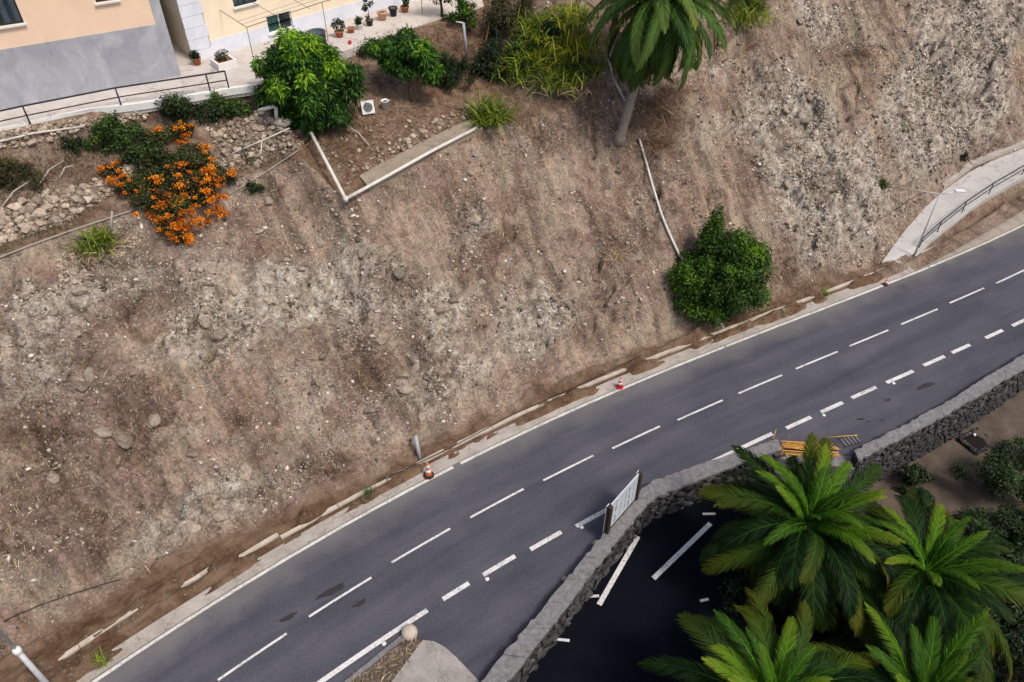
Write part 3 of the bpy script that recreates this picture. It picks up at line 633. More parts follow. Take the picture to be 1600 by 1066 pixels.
# ------------------------------------------------------------------ downhill stone walls
def wall(name, inn, out, zb_fun, label, seed, rows_h, stone_w, maxn):
    c = (inn[0] + out[0]) / 2; W = empty(name, (c.x, c.y, zb_fun(out[0])), label, 'wall')
    core = MB(); n = len(inn)
    for i in range(n - 1):
        a, b, p, q = inn[i], inn[i + 1], out[i], out[i + 1]
        core.prism([a, b, q + (a - p) * .08, p + (a - p) * .08], -6.2, WZ - .16)
    core.build('core', M['mortar'], W)
    # cap slabs
    g = random.Random(seed)
    for i in range(n - 1):
        L = (inn[i + 1] - inn[i]).length; k = max(1, round(L / 1.6))
        for j in range(k):
            t0, t1 = j / k, (j + 1) / k - .005
            poly = [inn[i].lerp(inn[i + 1], t0), inn[i].lerp(inn[i + 1], t1), out[i].lerp(out[i + 1], t1), out[i].lerp(out[i + 1], t0)]
            dz = g.uniform(-.006, .006)
            # small chips along the edges
            m = 7; P = []
            for (u, v) in ((0, 1), (1, 2), (2, 3), (3, 0)):
                for q in range(m if u in (0, 2) else 2):
                    f = q / (m if u in (0, 2) else 2); pp = poly[u].lerp(poly[v], f); jx = .06 if u in (0, 2) and q else 0
                    P.append(pp + Vector((g.uniform(-jx, jx), g.uniform(-jx, jx), 0)))
            MB().prism(P, WZ - .16, WZ + dz).build('cap_stone', M['cap'], W)
    # face stones on the outer side
    meshes = []
    for q in range(6):
        V, Fc = ROCKS1[q]; me = bpy.data.meshes.new('stone'); me.from_pydata([tuple(v) for v in V], [], [tuple(f) for f in Fc]); me.materials.append(M['stone_dark']); meshes.append(me)
    spots = []
    for i in range(n - 1):
        p, q = out[i], out[i + 1]; L = (q - p).length; t = (q - p) / L; nrm = Vector((t.y, -t.x, 0))
        zb = zb_fun((p + q) / 2) - .1; z = WZ - .3; row = 0
        while z > zb:
            u = g.uniform(0, .3)
            while u < L:
                wd = stone_w * g.uniform(.45, 1.7)
                spots.append((p + t * (u + wd / 2) + Vector((0, 0, z - WZ + g.uniform(-.1, .1))) - nrm * g.uniform(.0, .06), wd, rows_h * g.uniform(.75, 1.2), math.atan2(t.y, t.x)))
                u += wd * .97
            z -= rows_h * .93
    spots.sort(key=lambda a: -a[0].z)
    extra = MB()
    for j, (P, wd, ht, az) in enumerate(spots):
        if j < maxn:
            o = link('stone', meshes[j % 6], W); o.matrix_parent_inverse = Matrix.Translation(-W.location)
            o.location = P; o.rotation_euler = (g.uniform(-.3, .3), g.uniform(-.6, .6), az + g.uniform(-.25, .25)); o.scale = (wd * g.uniform(.42, .62), g.uniform(.08, .15), ht * g.uniform(.5, 1.0))
        else:
            V, Fc = ROCKS1[j % 6]; Mx = Matrix.Translation(P) @ Matrix.Rotation(az, 4, 'Z') @ Matrix.Diagonal((wd * .56, .14, ht * .75, 1))
            extra.add([Mx @ Vector(v) for v in V], [tuple(f) for f in Fc])
    if extra.v: tag(extra.build('small_stones', M['stone_dark'], W), kind='stuff')
    return W
lz1 = lambda p: float(LZ(np.array([p.x]), np.array([p.y]), False)[0])
wall('retaining_wall', wai, wao, lz1, 'dark stone wall with grey cap bending beside the sign board', 3, .36, .52, 290)
wall('retaining_wall', wbi, wbo, lz1, 'long straight stone wall with pale cap beside the parking strip', 5, .30, .46, 290)

# lower yard: black asphalt, carried on beneath the palms as painted dense shade
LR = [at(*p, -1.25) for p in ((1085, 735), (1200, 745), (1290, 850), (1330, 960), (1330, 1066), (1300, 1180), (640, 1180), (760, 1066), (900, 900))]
lower = MB(); lower.add([(p.x, p.y, -1.25) for p in LR], [tuple(range(len(LR)))[::-1]]); lower = tag(lower.build('lower_road_and_shade', M['asphalt_and_shade']), kind='structure')
def paint_quad(a, b, w, name='painted_line'):
    A, B = at(*a, -1.244), at(*b, -1.244); t = (B - A).normalized(); n = Vector((-t.y, t.x, 0)) * w / 2
    MB().add([A - n, B - n, B + n, A + n], [(0, 1, 2, 3)]).build(name, M['paint'], lower)
paint_quad((997, 838), (936, 945), .24); paint_quad((1110, 818), (1021, 904), .24)
for a, b in (((862, 998), (890, 1001)), ((922, 932), (936, 931)), ((1094, 939), (1107, 936)), ((1098, 803), (1118, 803))): paint_quad(a, b, .13)

# ------------------------------------------------------------------ walkway and terrace concrete
ZW = 13.5
wk = [(-150, 240), (0, 203), (60, 190), (140, 172), (218, 163), (300, 150), (352, 141), (402, 134), (450, 112), (525, 84), (600, 58), (680, 32), (740, 14), (790, 2)]
wko = [at(*p, ZW) for p in wk]
H1a, H1b = at(283, 118, ZW), at(0, 171, ZW)
H2a, H2b = at(303, 95, ZW), at(640, 2, ZW)
u1 = (H1b - H1a).normalized(); u2 = (H2b - H2a).normalized()
back = [wko[-1] + Vector((1, 6, 0)), H2a + Vector((0, 16, 0)), H1b + Vector((-25, 16, 0))]
walk = tag(MB().prism(wko + back, ZW - .5, ZW).build('walkway', M['walk']), kind='structure')
rim = MB()
for a, b in zip(wko[:7], wko[1:8]):
    t = (b - a).normalized(); n = Vector((t.y, -t.x, 0))
    rim.prism([a + n * .06, b + n * .06, b - n * .2, a - n * .2], ZW - .3, ZW + .06)
rim.build('white_edge', M['white'], walk)
# concrete ledge of the garden
led = tag(MB().build('x', M['slab']), None) if False else None
ls = np.linspace(19.9, 27.4, 16); dl_ = np.interp(ls, *DLIP); lzv = np.interp(ls, *KS) * (dl_ - toe(ls))
L0 = np.stack(P2(ls, dl_ - .15), 1); L1 = np.stack(P2(ls, dl_ + 1.0), 1)
mb = MB(); n = len(ls)
vs = [(p[0], p[1], z - .75) for p, z in zip(L0, lzv)] + [(p[0], p[1], z + .16) for p, z in zip(L0, lzv)] + [(p[0], p[1], z + .28) for p, z in zip(L1, lzv)] + [(p[0], p[1], z - .5) for p, z in zip(L1, lzv)]
mb.add(vs, [(k * n + i, k * n + i + 1, (k + 1) * n + i + 1, (k + 1) * n + i) for k in range(3) for i in range(n - 1)] + [(0, n, 2 * n, 3 * n), (n - 1, 4 * n - 1, 3 * n - 1, 2 * n - 1)])
tag(mb.build('concrete_ledge', M['slab']), 'tan concrete ledge along the garden edge under the white pipe', 'ledge')

# foot ramp on the right
pin = [at(*a, z) for a, b, z in PATH]; pout = [at(*b, z) for a, b, z in PATH]
mb = MB(); n = len(pin)
mb.add([tuple(p) for p in pin] + [tuple(p) for p in pout] + [(p.x, p.y, p.z - .6) for p in pout] + [(p.x, p.y, p.z - .6) for p in pin], [(k * n + i, k * n + i + 1, (k + 1) * n + i + 1, (k + 1) * n + i) for k in range(2) for i in range(n - 1)] + [(0, n, 2 * n, 3 * n)])
ramp_o = tag(mb.build('foot_ramp', M['ramp']), kind='structure')
mb = MB()
_a, _n = pin[3], (pin[4] - pin[3]).normalized(); _n = Vector((-_n.y, _n.x, 0)).normalized()
mb.add([_a + _n * .05 + Vector((0, 0, -.1)), _a + _n * .1 + Vector((0, 0, .35)), _a + _n * .5 + Vector((0, 0, .42)), _a + _n * .5 + Vector((0, 0, -.3))], [(0, 1, 2, 3)])
for i in range(3, n - 1):
    a, b = pin[i], pin[i + 1]; t = (b - a).normalized(); nn = Vector((-t.y, t.x, 0)); nn.normalize()
    mb.add([a + nn * .05 + Vector((0, 0, -.02)), b + nn * .05 + Vector((0, 0, -.02)), b + nn * .1 + Vector((0, 0, .35)), a + nn * .1 + Vector((0, 0, .35)), b + nn * .5 + Vector((0, 0, .42)), a + nn * .5 + Vector((0, 0, .42))], [(0, 1, 2, 3), (3, 2, 4, 5)])
mb.build('inner_kerb', M['shoulder'], ramp_o)
mb = MB()
for i in range(n - 1):
    a, b = pout[i], pout[i + 1]; t = (b - a).normalized(); nn = Vector((-t.y, t.x, 0)).normalized()
    mb.prism([a + nn * .02, b + nn * .02, b - nn * .13, a - nn * .13], [a.z - .5, b.z - .5, b.z - .5, a.z - .5], [a.z + .07, b.z + .07, b.z + .07, a.z + .07])
mb.build('outer_edge', M['ramp'], ramp_o)

# ------------------------------------------------------------------ railings
def railing(name, bases, h, label, mids_=(.5,), r=.042):
    E = empty(name, bases[0], label, 'railing')
    for b in bases: MB().tube([b - Vector((0, 0, .1)), b + Vector((0, 0, h))], r, 8).build('post', M['dark_metal'], E, True)
    MB().tube([b + Vector((0, 0, h)) for b in bases], r * 1.15, 8).build('top_rail', M['dark_metal'], E, True)
    for m_ in mids_: MB().tube([b + Vector((0, 0, h * m_)) for b in bases], r * .8, 8).build('mid_rail', M['dark_metal'], E, True)
    return E
railing('walkway_railing', [at(*p, ZW) for p in ((-95, 227), (48, 195), (190, 166), (329, 144), (358, 139))], 1.0, 'dark metal railing along the walkway before the grey plaster wall')
rb = [pout[0].lerp(pout[1], .5), pout[1].lerp(pout[2], .5), pout[2].lerp(pout[3], .6), pout[3].lerp(pout[4], .7), pout[5], pout[6], pout[7]]
railing('ramp_railing', [p + Vector((-.1, .12, .05)) for p in rb], .85, 'dark metal railing on the road side of the concrete ramp', (.5,), .036)

# ------------------------------------------------------------------ houses
def uv_on(px, py, O, u):
    nrm = Vector((u.y, -u.x, 0)); D = Vector(ray(px, py)); C0 = Vector((0, 0, CAM_H)); t = (O - C0).dot(nrm) / D.dot(nrm); p = C0 + D * t
    return (p - O).dot(u), p.z - O.z
def facade(O, u, u0, u1_, v0, v1, opens, depth, proud=0, sgn=1):
    """front face with real openings; nrm points to the viewer"""
    nrm = Vector((u.y, -u.x, 0)) * sgn; mb = MB(); P = lambda a, b, d=0: O + u * a + Vector((0, 0, b)) + nrm * (proud - d)
    us = sorted({u0, u1_, *[x for o in opens for x in o[:2] if u0 < x < u1_]}); vs = sorted({v0, v1, *[x for o in opens for x in o[2:] if v0 < x < v1]})
    for i in range(len(us) - 1):
        for j in range(len(vs) - 1):
            cu, cv = (us[i] + us[i + 1]) / 2, (vs[j] + vs[j + 1]) / 2
            if any(o[0] < cu < o[1] and o[2] < cv < o[3] for o in opens): continue
            mb.add([P(us[i], vs[j]), P(us[i + 1], vs[j]), P(us[i + 1], vs[j + 1]), P(us[i], vs[j + 1])], [(0, 1, 2, 3)])
    for o in opens:
        a, b, c, d = max(o[0], u0), min(o[1], u1_), max(o[2], v0), min(o[3], v1)
        if a >= b or c >= d: continue
        for q in (((a, c), (a, d)), ((b, d), (b, c)), ((a, d), (b, d)), ((b, c), (a, c))):
            (x0, y0), (x1, y1) = q; mb.add([P(x0, y0), P(x1, y1), P(x1, y1, depth), P(x0, y0, depth)], [(0, 1, 2, 3)])
    if proud:
        mb.add([P(u0, v1), P(u1_, v1), P(u1_, v1, proud), P(u0, v1, proud)], [(0, 1, 2, 3)])
        for x in (u0, u1_): mb.add([P(x, v0), P(x, v1), P(x, v1, proud), P(x, v0, proud)], [(0, 1, 2, 3)])
    return mb
def axm(u, sgn=1):
    nrm = Vector((u.y, -u.x, 0)) * sgn; return Matrix((u, nrm, Vector((0, 0, 1)))).transposed()
def window(W, O, u, o, sgn, kind):
    A = axm(u, sgn); nrm = A.col[1]; c = lambda a, b, d: O + u * a + Vector((0, 0, b)) - nrm * d
    wd, ht = o[1] - o[0], o[3] - o[2]; cu, cv = (o[0] + o[1]) / 2, (o[2] + o[3]) / 2
    win = MB().box(c(cu, cv, .165), (wd - .01, .02, ht - .01), ax=A).build('window', M['dark_in'] if kind == 'half' else M['curtain'], W)
    fr = MB(); t = .06
    for a, b, x, y in ((o[0] + t / 2, cv, t, ht), (o[1] - t / 2, cv, t, ht), (cu, o[2] + t / 2, wd - 2 * t, t), (cu, o[3] - t / 2, wd - 2 * t, t), (cu, cv, t, ht - 2 * t)): fr.box(c(a, b, .11), (x, .05, y), ax=A)
    fr.build('frame', M['dark_metal'] if kind != 'half' else M['white'], win)
    if kind == 'half':
        n = 5
        for k in range(n): MB().box(c(o[0] + t + (cu - o[0] - t) * (k + .5) / n, cv, .10 + .02 * (k % 2)), ((cu - o[0] - t) / n - .01, .03, ht - .12), ax=A).build('shutter_slat', M['shutter'], win)
        MB().box(c((cu + o[1]) / 2, cv, .14), (wd / 2 - t, .01, ht - 2 * t), ax=A).build('pane', M['glass'], win)
    else:
        n = 7
        for k in range(n): MB().box(c(o[0] + t + (wd - 2 * t) * (k + .5) / n, cv, .15 + .02 * (k % 2)), ((wd - 2 * t) / n - .03, .03, ht - .15), ax=A).build('curtain_fold', M['curtain'], win)
        MB().box(c(cu, cv, .125), (wd - 2 * t, .006, ht - 2 * t), ax=A).build('pane', M['glass'], win) if kind == 'glass' else None
    MB().box(c(cu, o[2] - .045, -.03), (wd + .16, .22, .08), ax=A).build('sill', M['white'], win)
# house one (peach over grey)
h1 = empty('house', H1a, 'peach rendered house with tall grey plaster base at upper left', 'house')
s1 = -1 if Vector((u1.y, -u1.x, 0)).y > 0 else 1
ub, vb = uv_on(0, 92, H1a, u1); ub2, vb2 = uv_on(240, 25, H1a, u1); VG = (vb + vb2) / 2
ustr = uv_on(240, 25, H1a, u1)[0]
wa = uv_on(38, 36, H1a, u1); wb = uv_on(154, 5, H1a, u1); wb2 = uv_on(180, 0, H1a, u1)
op1 = [(wa[0], wa[0] + 1.9, wa[1], wa[1] + 1.7), (wb2[0] - .15, wb[0] + .1, wb[1] + .02, wb[1] + 1.75)]
facade(H1a, u1, 0, 34, -.3, VG, [], .17, .03, s1).build('plinth', M['greyp'], h1)
facade(H1a, u1, 0, ustr, VG, 7.5, [], .17, .03, s1).build('corner_strip', M['greyp'], h1)
facade(H1a, u1, 0, 34, VG - .2, 7.5, op1, .17, 0, s1).build('wall', M['peach'], h1)
for o in op1: window(h1, H1a, u1, o, s1, 'glass' if o is op1[1] else 'curtain')
bk = -Vector((u1.y, -u1.x, 0)) * s1
MB().prism([H1a + bk * .22, H1a + u1 * 34 + bk * .22, H1a + u1 * 34 + bk * 12, H1a + bk * 12], ZW - .3, ZW + 7.4).build('side_wall', M['greyp'], h1)
MB().prism([H1a - bk * .1 - u1 * .1, H1a + u1 * 34 - bk * .1, H1a + u1 * 34 + bk * 12, H1a + bk * 12 - u1 * .1], ZW + 7.5, ZW + 7.8).build('roof', M['greyp'], h1)
# house two (cream over white)
h2 = empty('house', H2a, 'cream house with pale blue white base and quoined corner at top', 'house')
s2 = -1 if Vector((u2.y, -u2.x, 0)).y > 0 else 1
va = uv_on(395, 68, H2a, u2)[1]; vb_ = uv_on(560, 12, H2a, u2)[1]
q1 = uv_on(331, 78, H2a, u2)[0]
d0w = uv_on(416, 30, H2a, u2); d1w = uv_on(451, 16, H2a, u2); dbt = uv_on(424, 62, H2a, u2)
t0w = uv_on(366, 12, H2a, u2); t1w = uv_on(401, 0, H2a, u2)
op2 = [(d0w[0], d1w[0] + .1, max(dbt[1], .35), d1w[1] - .05), (t0w[0], t1w[0], t0w[1], t0w[1] + 1.6)]
VB = .85
facade(H2a, u2, q1, 26, VB, 7, op2, .17, 0, s2).build('wall', M['cream'], h2)
facade(H2a, u2, q1, 26, -.3, VB, op2, .17, .025, s2).build('plinth', M['whitep'], h2)
for k in range(11):
    MB().box(H2a + u2 * (q1 / 2 - (.05 if k % 2 else 0)) + Vector((0, 0, -.1 + k * .64 + .3)), (q1 + (.0 if k % 2 else .12), .16, .62), ax=axm(u2, s2)).build('quoin', M['whitep'], h2)
window(h2, H2a, u2, op2[0], s2, 'half'); window(h2, H2a, u2, op2[1], s2, 'curtain')
bk2 = -Vector((u2.y, -u2.x, 0)) * s2
MB().prism([H2a + bk2 * .22 + u2 * .1, H2a + u2 * 26 + bk2 * .22, H2a + u2 * 26 + bk2 * 10, H2a + bk2 * 10 + u2 * .1], ZW - .3, ZW + 6.9).build('core_wall', M['cream'], h2)
MB().prism([H2a - bk2 * .1, H2a + u2 * 26 - bk2 * .1, H2a + u2 * 26 + bk2 * 10, H2a + bk2 * 10], ZW + 7.0, ZW + 7.3).build('roof', M['whitep'], h2)
# chamfered upper wall over the dark passage between the houses
ce = at(266, 66, ZW); uc = (ce - H2a).normalized()
cv0 = uv_on(293, 44, H2a, uc); cv1 = uv_on(256, 8, H2a, uc)
nc = Vector((uc.y, -uc.x, 0)); nc = nc if nc.y < 0 else -nc
A0 = H2a + Vector((0, 0, cv0[1])); A1 = H2a + uc * (cv1[0]) + Vector((0, 0, cv1[1]))
mb = MB(); top = lambda p: Vector((p.x, p.y, ZW + 6.9))
bb = [A0, A1, top(A1), top(A0)]
mb.add(bb + [p - nc * .25 for p in bb], [(0, 1, 2, 3), (7, 6, 5, 4), (0, 4, 5, 1), (1, 5, 6, 2), (2, 6, 7, 3), (3, 7, 4, 0)]); mb.build('passage_wall', M['cream'], h2)
tag(MB().box(at(293, 33, ZW + 2.2), (.12, .12, .12)).build('wall_lamp', M['terra']), 'small round rusty fixture on the cream passage wall', 'fixture') if False else None

# thin pergola of rods
pb = [at(400, 108, ZW), at(513, 66, ZW), at(660, 22, ZW)]; PH = 2.35
pg = empty('pergola', pb[0], 'thin dark rod pergola in front of the cream house', 'pergola')
for b in pb: MB().tube([b, b + Vector((0, 0, PH))], .018, 6).build('post', M['dark_metal'], pg, True)
MB().tube([b + Vector((0, 0, PH)) for b in pb], .018, 6).build('front_beam', M['dark_metal'], pg, True)
for k in range(7):
    a = pb[0].lerp(pb[2], k / 6) + Vector((0, 0, PH)); h = (a - H2a).dot(-bk2); b = a + bk2 * (h - .02)
    MB().tube([a, b], .013 if k % 3 else .018, 6).build('rafter', M['dark_metal'], pg, True)
for f in (.35, .7):
    MB().tube([b + Vector((0, 0, PH)) + bk2 * f * 1.6 for b in pb], .013, 6).build('purlin', M['wire'], pg, True)

def in_poly0(x, y, P):
    c = False; j = len(P) - 1
    for i in range(len(P)):
        if (P[i][1] > y) != (P[j][1] > y) and x < (P[j][0] - P[i][0]) * (y - P[i][1]) / (P[j][1] - P[i][1]) + P[i][0]: c = not c
        j = i
    return c
# ------------------------------------------------------------------ vegetation builders
LEAF = [(np.array([(0, 0, 0), (.5, .5, .06), (1, 0, -.04), (.5, -.5, .06)]), np.array([(0, 1, 2), (0, 2, 3)]))]
def frames(nrm, spin=None):
    n = len(nrm); nrm = nrm / np.linalg.norm(nrm, axis=1)[:, None]; r = nr.normal(size=(n, 3)) if spin is None else spin
    x = r - (r * nrm).sum(1)[:, None] * nrm; x /= np.linalg.norm(x, axis=1)[:, None]; y = np.cross(nrm, x); return np.stack([x, y, nrm], 2)
def foliage(name, parent, mat, clumps, n, ll, lw, droop=.3, rs_=.45, shell=.75):
    """clumps: (centre, radius, tint). leaves over the outer shell of each clump"""
    C = np.array([c[0] for c in clumps], float); Rr = np.array([c[1] for c in clumps], float); T = np.array([c[2] for c in clumps], float)
    if Rr.ndim == 1: Rr = np.repeat(Rr[:, None], 3, 1)
    pw = (Rr.prod(1)) ** (2 / 3); k = nr.choice(len(C), n, p=pw / pw.sum())
    d = nr.normal(size=(n, 3)); d[:, 2] += .25; d /= np.linalg.norm(d, axis=1)[:, None]
    rad = 1 - (1 - shell) * nr.random(n) ** .6 * 2.0; rad = np.clip(rad, .1, 1.12) * nr.uniform(.75, 1.2, n) * np.where(nr.random(n) < .06, nr.uniform(1.1, 1.5, n), 1)
    pos = C[k] + d * Rr[k] * rad[:, None]
    nm = d * .8 + nr.normal(size=(n, 3)) * rs_; nm[:, 2] += .35
    spin = d + nr.normal(size=(n, 3)) * .5; spin[:, 2] -= droop
    L = nr.uniform(.7, 1.3, n); size = np.stack([ll * L, lw * L * nr.uniform(.8, 1.2, n), ll * L], 1)
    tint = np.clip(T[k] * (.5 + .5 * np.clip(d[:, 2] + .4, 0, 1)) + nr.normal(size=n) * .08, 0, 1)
    return scatter(name, LEAF, pos, size, frames(nm, spin), mat, parent, False, tint)
def ell_clumps(c, rad, n, cr, tint=(0, 1), top_bias=.2, seed=1, inner=.55):
    g = np.random.default_rng(seed); out = []
    for i in range(n):
        d = g.normal(size=3); d[2] += top_bias; d /= np.linalg.norm(d); f = g.uniform(inner, .92)
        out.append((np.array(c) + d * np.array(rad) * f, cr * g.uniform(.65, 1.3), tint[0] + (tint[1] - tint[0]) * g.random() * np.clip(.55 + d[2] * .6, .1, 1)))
    return out
def limbs(name, parent, base, top, r, n, spread, mat, seed=0):
    g = random.Random(seed); mb = MB(); m1 = base.lerp(top, .45)
    mb.tube([base - Vector((0, 0, .2)), base.lerp(m1, .5) + Vector((g.uniform(-.1, .1), g.uniform(-.1, .1), 0)), m1], [r, r * .85, r * .7], 8)
    for k in range(n):
        a = 2 * math.pi * k / n + g.uniform(-.4, .4); e = m1 + Vector((math.cos(a) * spread, math.sin(a) * spread, (top - m1).z * g.uniform(.6, 1.2)))
        mid = m1.lerp(e, .5) + Vector((0, 0, .15)); mb.tube([m1, mid, e], [r * .55, r * .38, r * .15], 6)
    return mb.build(name, mat, parent, True)
def tree(name, label, base, cz, rad, n, ll, lw, mat, nc=60, cr=.8, seed=1, off=(0, 0), cat='tree', tint=(0, 1), trunk=.16, extra=(), group=None, inner=.55, droop=.3, shell=.75, trunkmat='bark'):
    E = empty(name, base, label, cat, group); c = base + Vector((off[0], off[1], cz))
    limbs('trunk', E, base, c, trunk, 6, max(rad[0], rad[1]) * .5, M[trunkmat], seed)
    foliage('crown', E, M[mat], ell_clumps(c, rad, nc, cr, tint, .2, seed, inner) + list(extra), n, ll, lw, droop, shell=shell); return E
def shrub(name, label, base, rad, n, ll, lw, mat, nc=16, cr=.4, seed=1, cat='shrub', group=None, tint=(0, 1), droop=.2):
    E = empty(name, base, label, cat, group); c = base + Vector((0, 0, rad[2] * .75))
    limbs('stems', E, base, c, .05, 6, max(rad[0], rad[1]) * .45, M['bark'], seed)
    ex = []; g = random.Random(seed + 99)
    for k in range(5):   # lobes that break the outline
        a = g.uniform(0, 6.28); ex.append((np.array(base) + np.array([math.cos(a) * rad[0] * 1.05, math.sin(a) * rad[1] * 1.05, rad[2] * g.uniform(.2, .8)]), cr * g.uniform(.5, 1.0), g.random() * .6))
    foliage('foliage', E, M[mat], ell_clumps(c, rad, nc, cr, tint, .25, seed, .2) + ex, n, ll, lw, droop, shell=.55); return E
def blades(name, parent, base, n, length, width, mat, spread=(.2, 1.25), seed=0, foot=.3, bend=.9, tintb=0.0, nseg=5):
    g = np.random.default_rng(seed); az = g.uniform(0, 2 * np.pi, n); el = g.uniform(*spread, n); L = length * g.uniform(.6, 1.15, n); wd = width * g.uniform(.7, 1.2, n)
    b = np.array(base, float)
    b = b[None] + np.stack([g.normal(size=n) * foot, g.normal(size=n) * foot, np.zeros(n)], 1) if b.ndim == 1 else b.copy()
    b[:, 2] += g.uniform(0, .15, n)
    ts = np.linspace(0, 1, nseg); V = np.zeros((n, nseg, 2, 3)); cur = b.copy(); side = np.stack([-np.sin(az), np.cos(az), np.zeros(n)], 1); bd = bend * g.uniform(.5, 1.3, n)
    for i, t in enumerate(ts):
        w_ = wd * (1 - t ** 2.2) * (.6 + .8 * t * (1 - t) * 2) + .004
        V[:, i, 0] = cur - side * w_[:, None] / 2; V[:, i, 1] = cur + side * w_[:, None] / 2
        a = el + bd * t; stp = L / (nseg - 1)
        cur = cur + np.stack([np.cos(az) * np.sin(a), np.sin(az) * np.sin(a), np.cos(a)], 1) * stp[:, None]
    I = np.arange(n * nseg * 2).reshape(n, nseg, 2)
    Fc = np.stack([I[:, :-1, 0], I[:, 1:, 0], I[:, 1:, 1], I[:, :-1, 1]], -1).reshape(-1, 4)
    tt = np.clip(np.repeat(g.random(n), nseg * 2) * .8 + tintb, 0, 1); c = np.stack([tt, tt, tt, np.ones_like(tt)], 1)
    return np_mesh(name, V.reshape(-1, 3), Fc, mat, parent, False, c)
def clump(name, label, base, n, length, width, mat, cat='plant', seed=0, foot=.3, bend=.9, spread=(.15, 1.3), group=None, dead=0, tintb=0):
    E = empty(name, base, label, cat, group); blades('leaves', E, base, n, length, width, M[mat], spread, seed, foot, bend, tintb)
    if dead: blades('dry_leaves', E, base, dead, length * .8, width * .7, M['drystraw'], (1.1, 1.7), seed + 5, foot * 1.4, .5)
    return E

# ------------------------------------------------------------------ palms
def frond_mesh(name, L, curve, seed, mat, half=.52, nl=104, flop=.4):
    g = np.random.default_rng(seed); n = 26; t = np.linspace(0, 1, n); ang = -curve * t ** 1.5
    dx = np.cos(ang) * L / (n - 1); dz = np.sin(ang) * L / (n - 1); X = np.r_[0, np.cumsum(dx[:-1])]; Z = np.r_[0, np.cumsum(dz[:-1])]
    V, Fc, Ccol = [], [], []
    def put(vs, fs, c):
        o = len(V); V.extend(vs); Fc.extend([tuple(i + o for i in f) for f in fs]); Ccol.extend(c)
    for i in range(0, n - 1, 2):  # rachis
        j = min(i + 2, n - 1); r0 = .045 * (1 - t[i]) + .008; r1 = .045 * (1 - t[j]) + .008
        put([(X[i], -r0, Z[i]), (X[i], 0, Z[i] + r0), (X[i], r0, Z[i]), (X[j], -r1, Z[j]), (X[j], 0, Z[j] + r1), (X[j], r1, Z[j])], [(0, 3, 4, 1), (1, 4, 5, 2)], [(0, .75, 0, 1)] * 6)
    for sgn in (-1, 1):
        for k in range(nl):
            u = .10 + .90 * (k + g.uniform(-.3, .3)) / nl; u = min(max(u, .08), .995)
            x = np.interp(u, t, X); z = np.interp(u, t, Z); a = np.interp(u, t, ang)
            if g.random() < .05: continue
            ln = half * (np.sin(np.pi * min(1, u * 1.02 + .06)) ** .45 * .8 + .28) * g.uniform(.88, 1.1); ln *= 1 if u < .9 else (1.05 - (u - .9) * 4.0)
            fw = R(38) + R(28) * u + g.normal() * .05                       # swept forward
            T = np.array([np.cos(a), 0, np.sin(a)]); N = np.array([-np.sin(a), 0, np.cos(a)]); S = np.array([0, sgn, 0])
            lift = .28 - .25 * u + g.normal() * .08
            d = T * np.sin(fw) + (S * np.cos(lift) + N * np.sin(lift)) * np.cos(fw); d /= np.linalg.norm(d)
            b0 = np.array([x, sgn * .01, z + .02]); md = b0 + d * ln * .55; tp = b0 + d * ln + np.array([0, 0, -flop * ln * (.6 + .6 * g.random())]); md[2] -= flop * ln * .12
            wv = np.cross(d, N); wv /= np.linalg.norm(wv); wv = wv * .021 + N * g.normal() * .006
            put([tuple(b0 - wv * .6), tuple(b0 + wv * .6), tuple(md + wv), tuple(md - wv), tuple(tp)], [(0, 1, 2, 3), (3, 2, 4, 4)], [(u * .9, 0, 0, 1)] * 4 + [(min(1, u + .25), 0, 0, 1)])
    me = bpy.data.meshes.new(name); me.from_pydata(V, [], [f if len(set(f)) == 4 else f[:3] for f in Fc]); me.materials.append(mat)
    ca = me.color_attributes.new('mask', 'FLOAT_COLOR', 'POINT'); ca.data.foreach_set('color', np.array(Ccol, np.float32).ravel()); me.update(); return me
FR = {k: [frond_mesh('frond', Lb * (1, .92, 1.05, .97)[j], cv * (1, 1.2, .8, 1.35)[j], 10 * i + j, M['frond'], hw) for j in range(4)] for i, (k, Lb, cv, hw) in enumerate((('up', 4.0, .95, .52), ('mid', 4.4, 1.5, .68), ('low', 4.3, 1.9, .66)))}
M['frond_young'] = frond_mat('palm_frond_young', (.016, .045, .004), (.036, .105, .005), (.09, .21, .007), (.28, .28, .02))
M['frond_light'] = frond_mat('palm_frond_light', (.022, .055, .012), (.05, .115, .022), (.11, .20, .03), (.26, .22, .05))
FRY = [frond_mesh('frond', 4.0, cv, 61 + k, M['frond_young'], .52) for k, cv in enumerate((.6, 1.1, 1.6))]
FRL = {'up': [frond_mesh('frond', 4.0, .8, 71, M['frond_light'], .46)], 'mid': [frond_mesh('frond', 4.3, 1.25, 72, M['frond_light'], .55), frond_mesh('frond', 4.3, 1.5, 73, M['frond_light'], .55)], 'low': [frond_mesh('frond', 4.3, 1.75, 74, M['frond_light'], .5), frond_mesh('frond', 4.3, 1.5, 75, M['frond_light'], .5)]}
FRD = [frond_mesh('frond', 4.0, 1.7, 91, M['frond_dry'], .4, 60, .7)]
